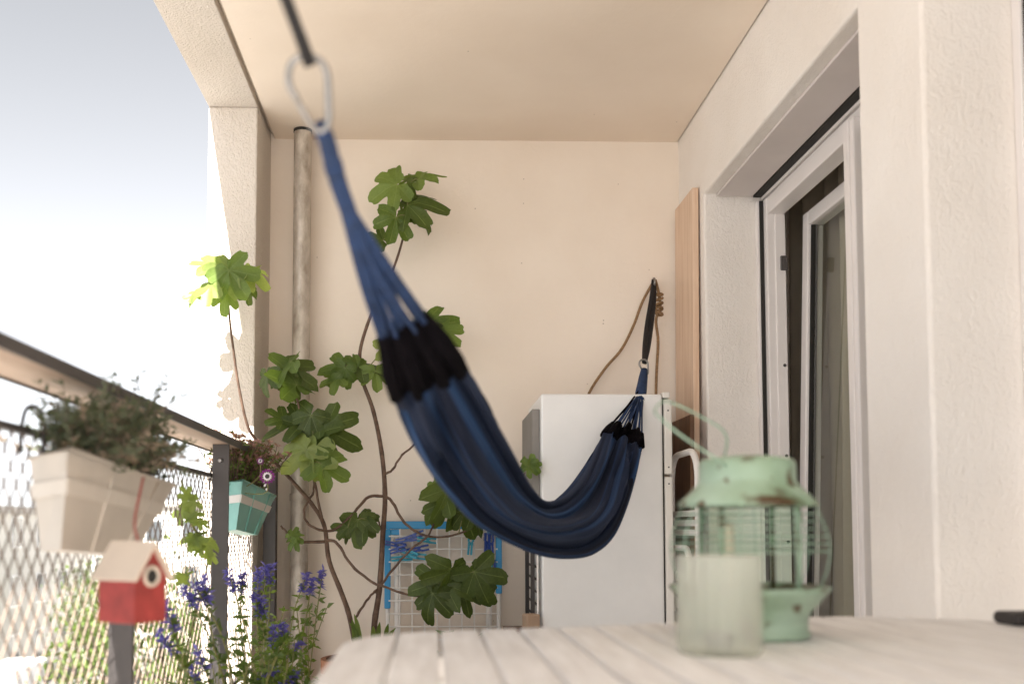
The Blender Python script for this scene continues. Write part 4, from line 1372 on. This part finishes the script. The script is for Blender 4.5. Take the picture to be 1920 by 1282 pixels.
# climbing vine on the railing mesh
vn = thing('vine', (-.64, 2.5, 0), 'leafy green vine climbing the railing mesh beside the cream planter', 'vine')
MB().tube(spline([(-.56, 2.5, .262), (-.62, 2.5, .45), P(390, 1050, 2.85), P(360, 985, 2.80), P(348, 930, 2.75), P(340, 900, 2.72)], 24), .003, 6).build('stem', M['petiole'], vn, smooth=True)
for px, py, ln, an, d in ((345, 920, 34, 120, 2.72), (352, 945, 40, 200, 2.73), (372, 965, 40, 10, 2.76), (350, 968, 44, 320, 2.76), (385, 985, 34, 330, 2.78), (352, 1010, 44, 180, 2.80), (378, 1012, 40, 350, 2.80), (392, 1030, 44, 300, 2.83), (368, 1035, 30, 240, 2.82), (400, 1048, 36, 320, 2.85), (330, 1082, 40, 170, 2.62), (352, 1075, 34, 40, 2.66)):
    add_leaf(vn, px, py, ln, an, d, 'fig_lite')

# ------------------------------------------------------------------ table with things on it
ZTB = .73
def yfar(x):
    pts = [(-.135, 1.36), (-.115, 1.47), (-.08, 1.535), (-.02, 1.585), (.08, 1.62), (.25, 1.67), (.45, 1.75), (.62, 1.83), (.78, 1.85), (.92, 1.80), (1.02, 1.72)]
    if x <= pts[0][0]:
        return pts[0][1]
    for (a, b), (c, d) in zip(pts, pts[1:]):
        if x <= c:
            return lerp(b, d, (x - a) / (c - a))
    return pts[-1][1]
tb = thing('garden_table', (.44, 1.05, 0), 'whitewashed wooden slatted table with rounded far edge', 'table')
pitch = .0635
x = -.132
x = P(716, 1282, 1.04).x - pitch
first = True
xs = x
k = 0
while xs < .99:
    x0_, x1_ = xs + .0025, xs + pitch - .0025
    n = 5
    poly = [(x0_, .30), (x1_, .30)] + [(lerp(x1_, x0_, i / n), yfar(lerp(x1_, x0_, i / n))) for i in range(n + 1)]
    if k == 0:
        x0_ -= .012
        poly = [(x0_, .30), (x1_, .30)] + [(lerp(x1_, x0_, i / 8), min(yfar(lerp(x1_, x0_, i / 8)), 9)) for i in range(9)]
    o = MB().prism(poly, ZTB - .022, ZTB).build('slat', M['tabletop'], tb, bevel=.003)
    xs += pitch
    k += 1
for yy in (.5, 1.05, 1.45):
    MB().box(-.08, .95, yy, yy + .05, ZTB - .052, ZTB - .0225).build('cross_batten', M['tabletop'], tb, bevel=.003)
for (lx, ly) in ((-.05, .5), (.90, .5), (-.05, 1.42), (.90, 1.50)):
    MB().box(lx, lx + .05, ly, ly + .05, .001, ZTB - .0525).build('leg', M['tabletop'], tb, bevel=.004)
for ly in (.525, 1.45):
    MB().box(.0, .90, ly, ly + .02, ZTB - .13, ZTB - .054).build('apron', M['tabletop'], tb, bevel=.003)

# green lantern
lc = P(1404, 1100, 1.50)
lx, ly = lc.x, 1.50
ln = thing('lantern', (lx, ly, ZTB), 'worn green metal lantern with wire cage on the table', 'lantern')
MB().lathe([(.084, .001), (.087, .008), (.083, .012), (.083, .030), (.087, .034), (.086, .038), (.098, .050), (.112, .068), (.117, .074), (.112, .076), (.08, .060), (.02, .055)], (lx, ly, ZTB), 40).build('base', M['jade'], ln, smooth=True)
MB().lathe([(.102, .192), (.101, .197), (.086, .212), (.072, .226), (.070, .232), (.070, .254), (.066, .262), (.045, .266), (.01, .268)], (lx, ly, ZTB), 40, True, True).build('cap', M['jade'], ln, smooth=True)
for k in range(4):
    a = R(45 + 90 * k)
    MB().tube([(lx + .078 * math.cos(a), ly + .078 * math.sin(a), ZTB + .060), (lx + .078 * math.cos(a), ly + .078 * math.sin(a), ZTB + .196)], .004, 8).build('upright', M['jade'], ln, smooth=True)
MB().lathe([(.068, .059), (.068, .192)], (lx, ly, ZTB), 40, False, False).build('glass_chimney', M['lglass'], ln, smooth=True)
for k in range(8):
    a = R(22 + 45 * k)
    pts_ = []
    for j in range(13):
        t_ = j / 12
        rr = .100 + .020 * math.sin(math.pi * t_ * .9 + .25) - .006
        pts_.append((lx + rr * math.cos(a), ly + rr * math.sin(a), ZTB + lerp(.073, .193, t_)))
    MB().tube(pts_, .0010, 6).build('cage_wire', M['wire'], ln, smooth=True)
for j in range(6):
    t_ = .45 + j * .09
    rr = .100 + .020 * math.sin(math.pi * t_ * .9 + .25) - .006
    MB().tube([(lx + rr * math.cos(a), ly + rr * math.sin(a), ZTB + lerp(.073, .193, t_)) for a in [q * math.pi / 20 for q in range(40)]], .0010, 5, closed=True).build('cage_ring', M['wire'], ln, smooth=True)
hp_ = [Vector((lx - .045, ly - .052, ZTB + .25)), P(1300, 832, 1.44), P(1264, 806, 1.44), P(1240, 785, 1.45), P(1228, 770, 1.49), P(1250, 752, 1.53), P(1316, 782, 1.54), P(1362, 816, 1.545), Vector((lx - .02, ly + .062, ZTB + .252))]
MB().tube(spline(hp_, 30), .0018, 8).build('handle', M['wire'], ln, smooth=True)
# candle in the lantern
cd = thing('candle', (lx - .035, ly - .01, ZTB + .057), 'thin pale candle standing inside the green lantern', 'candle')
MB().lathe([(.011, 0), (.011, .104), (.007, .107)], (lx - .035, ly - .01, ZTB + .0595), 18).build('wax', M['candle'], cd, smooth=False)
MB().tube([(lx - .035, ly - .01, ZTB + .164), (lx - .034, ly - .01, ZTB + .174)], .001, 5).build('wick', M['rubber'], cd)

# frosted glass jar
jc = P(1347, 1100, 1.30)
jr = .0535
jar = thing('glass_jar', (jc.x, 1.30, ZTB), 'frosted ribbed glass candle jar before the green lantern', 'jar')
mb = MB()
seg = 96
prof = [(.001, .001), (.92, .001), (.985, .006), (1, .014), (1, .118), (.985, .124), (.95, .126), (.93, .122), (.93, .014), (.90, .010), (.001, .010)]
for r_, z in prof:
    for k in range(seg):
        a = 2 * math.pi * k / seg
        rib = 1 + (.012 * math.cos(a * 24) if .9 < r_ <= 1 and z > .01 else 0)
        mb.v.append(Vector((jc.x + jr * r_ * rib * math.cos(a), 1.30 + jr * r_ * rib * math.sin(a), ZTB + z)))
for i in range(len(prof) - 1):
    for k in range(seg):
        k2 = (k + 1) % seg
        mb.f.append((i * seg + k, i * seg + k2, (i + 1) * seg + k2, (i + 1) * seg + k))
mb.build('glass', M['frost'], jar, smooth=True)
tl = thing('tealight', (jc.x, 1.30, ZTB + .0105), 'small white tealight inside the frosted jar', 'candle')
MB().lathe([(.019, 0), (.019, .016)], (jc.x, 1.30, ZTB + .0105), 20, True, False).build('cup', M['chrome'], tl)
MB().lathe([(.018, .001), (.018, .014)], (jc.x, 1.30, ZTB + .0105), 20).build('wax', M['petal_white'], tl)

bx = P(1890, 1165, 1.66)
o = MB().box(0, .11, -.03, .04, .0005, .022).build('glasses_case', M['dark'], loc=(bx.x, 1.67, ZTB), bevel=.009, seg=4)
tag(o, 'black rounded case lying on the table near the house wall', 'case')

# ------------------------------------------------------------------ the outside
ZG = -7.0
struct(MB().box(-600, 600, -600, 900, ZG - .5, ZG).build('ground', M['paving']))
struct(MB().box(-30, -9, -200, 400, ZG + .002, ZG + .012).build('road', M['asphalt']))

# the house this balcony belongs to, below and above
o = MB().box(XR + .35, 9, -3, D + 4, ZG, -.30).build('own_house', M['facade'])
tag(o, 'rendered storeys of the house below the balcony', 'building')

def building(x0, x1, y0, y1, z1, nx, nz, label, ww=1.1, wh=1.4):
    root = thing('apartment_building', ((x0 + x1) / 2, (y0 + y1) / 2, ZG), label, 'building')
    MB().box(x0, x1, y0, y1, ZG + .013, z1).build('wall', M['facade'], root)
    MB().prism([(x0 - .4, y0 - .4), (x1 + .4, y0 - .4), (x1 + .4, y1 + .4), (x0 - .4, y1 + .4)], z1, z1 + .35).build('roof', M['roof_tile'], root)
    def win(cx, cy, cz, side):
        if side == 0:
            f_ = MB().box(cx - ww / 2 - .1, cx + ww / 2 + .1, cy - .06, cy, cz - .1, cz + wh + .1)
            g_ = MB().box(cx - ww / 2, cx + ww / 2, cy - .08, cy - .061, cz, cz + wh)
        else:
            f_ = MB().box(cx, cx + .06, cy - ww / 2 - .1, cy + ww / 2 + .1, cz - .1, cz + wh + .1)
            g_ = MB().box(cx + .061, cx + .08, cy - ww / 2, cy + ww / 2, cz, cz + wh)
        q = f_.build('window', M['car_white'], root)
        g_.build('pane', M['far_glass'], q)
    for i in range(nx):
        for j in range(nz):
            win(lerp(x0, x1, (i + .5) / nx), y0, ZG + 1.2 + j * 2.9, 0)
    ny_ = max(2, int((y1 - y0) / 3.2))
    for i in range(ny_):
        for j in range(nz):
            win(x1, lerp(y0, y1, (i + .5) / ny_), ZG + 1.2 + j * 2.9, 1)
    return root
building(-34, -20.5, 46, 62, 1.6, 5, 3, 'white apartment block with rows of dark windows across the street')
building(-19, -9.5, 66, 84, 2.3, 4, 3, 'white apartment block standing farther down the street')

def far_tree(x, y, h, r_, label, seed):
    rg = random.Random(seed)
    root = thing('street_tree', (x, y, ZG), label, 'tree', 'trees along the street')
    tr = MB().tube([(x, y, ZG + .01), (x + .1, y, ZG + h * .35), (x, y + .1, ZG + h * .6), (x + .05, y, ZG + h * .9)], [.22, .17, .12, .04], 8)
    for k in range(7):
        a = rg.uniform(0, 6.28)
        z0_ = ZG + h * rg.uniform(.35, .65)
        tr.tube([(x, y, z0_), (x + r_ * .4 * math.cos(a), y + r_ * .4 * math.sin(a), z0_ + h * .14), (x + r_ * .8 * math.cos(a), y + r_ * .8 * math.sin(a), z0_ + h * .2)], [.09, .06, .02], 6)
    tr.build('trunk', M['bark_far'], root)
    cr = MB()
    cl_ = []
    for k in range(38):
        v = Vector((rg.gauss(0, 1), rg.gauss(0, 1), rg.gauss(0, 1))).normalized() * rg.uniform(.4, 1) ** .5
        cl_.append(Vector((x + v.x * r_, y + v.y * r_, ZG + h * .66 + v.z * h * .32)))
    for c in cl_:
        for k in range(85):
            q = c + Vector((rg.gauss(0, .27), rg.gauss(0, .27), rg.gauss(0, .24))) * r_ * .9
            dv = Vector((rg.gauss(0, 1), rg.gauss(0, 1), rg.gauss(-.2, .7))).normalized()
            cr.leaf(q, q + dv * rg.uniform(.14, .28), Vector((rg.gauss(0, 1), rg.gauss(0, 1), 1)), rg.uniform(.05, .09))
    cr.build('crown', M['leaf_far'], root, fix=False)
far_tree(-6.3, 24, 6.6, 1.9, 'green street tree seen behind the red birdhouse', 1)
far_tree(-6.0, 31, 6.2, 2.0, 'green street tree seen behind the teal planter', 2)
far_tree(-15.5, 50, 6.0, 2.2, 'green street tree before the white apartment blocks', 3)

def car(x, y, rz, label, L_=4.3, h=1.5, van=False):
    root = thing('van' if van else 'parked_car', (x, y, ZG + .013), label, 'van' if van else 'car', 'vehicles on the street')
    TMx = Matrix.Translation((x, y, ZG + .013)) @ Matrix.Rotation(rz, 4, 'Z')
    if van:
        side = [(-L_ / 2, .35), (L_ / 2, .35), (L_ / 2, 1.0), (L_ / 2 - .5, 1.2), (L_ / 2 - 1.1, h), (-L_ / 2, h)]
    else:
        side = [(-L_ / 2, .3), (L_ / 2, .3), (L_ / 2, .75), (L_ / 2 - 1.1, .95), (L_ / 2 - 1.9, h), (-L_ / 2 + .8, h), (-L_ / 2 + .05, .98)]
    mb = MB()
    n = len(side)
    for yy, s_ in ((-.88, 1), (.88, 1)):
        mb.v += [TMx @ Vector((a, yy * (.86 if b > 1.1 and not van else 1), b)) for a, b in side]
    mb.f = [tuple(range(n)), tuple(reversed(range(n, 2 * n)))] + [(i, (i + 1) % n, (i + 1) % n + n, i + n) for i in range(n)]
    mb.build('body', M['car_white'], root, bevel=.08, seg=3)
    for sx in (-1, 1):
        for sy in (-1, 1):
            mw = MB().lathe([(.32, -.1), (.32, .1)], (0, 0, 0), 18)
            mm = TMx @ Matrix.Translation((sx * L_ * .31, sy * .80, .321)) @ Matrix.Rotation(R(90), 4, 'X')
            mw.v = [mm @ q for q in mw.v]
            wq = mw.build('wheel', M['tyre'], root)
    for sy in (-1, 1):
        yy = sy * (.90 if van else .83)
        z0_, z1_ = (1.15, h - .2) if van else (1.0, h - .12)
        xr = (L_ / 2 - 1.7, L_ / 2 - .75) if van else (-L_ / 2 + .7, L_ / 2 - 1.7)
        MB().box(xr[0], xr[1], yy - .012, yy + .012, z0_, z1_, TMx).build('window', M['far_glass'], root)
    MB().box(L_ / 2 - .02, L_ / 2 + .03, -.75, -.45, .6, .75, TMx).build('headlight', M['chrome'], root)
    MB().box(L_ / 2 - .02, L_ / 2 + .03, .45, .75, .6, .75, TMx).build('headlight', M['chrome'], root)
    return root
car(-15.0, 40, R(95), 'white hatchback on the street before the apartment blocks')
car(-17.6, 44, R(92), 'white panel van parked along the street', 5.2, 2.2, True)
car(-12.2, 37, R(88), 'white car parked near the street tree')
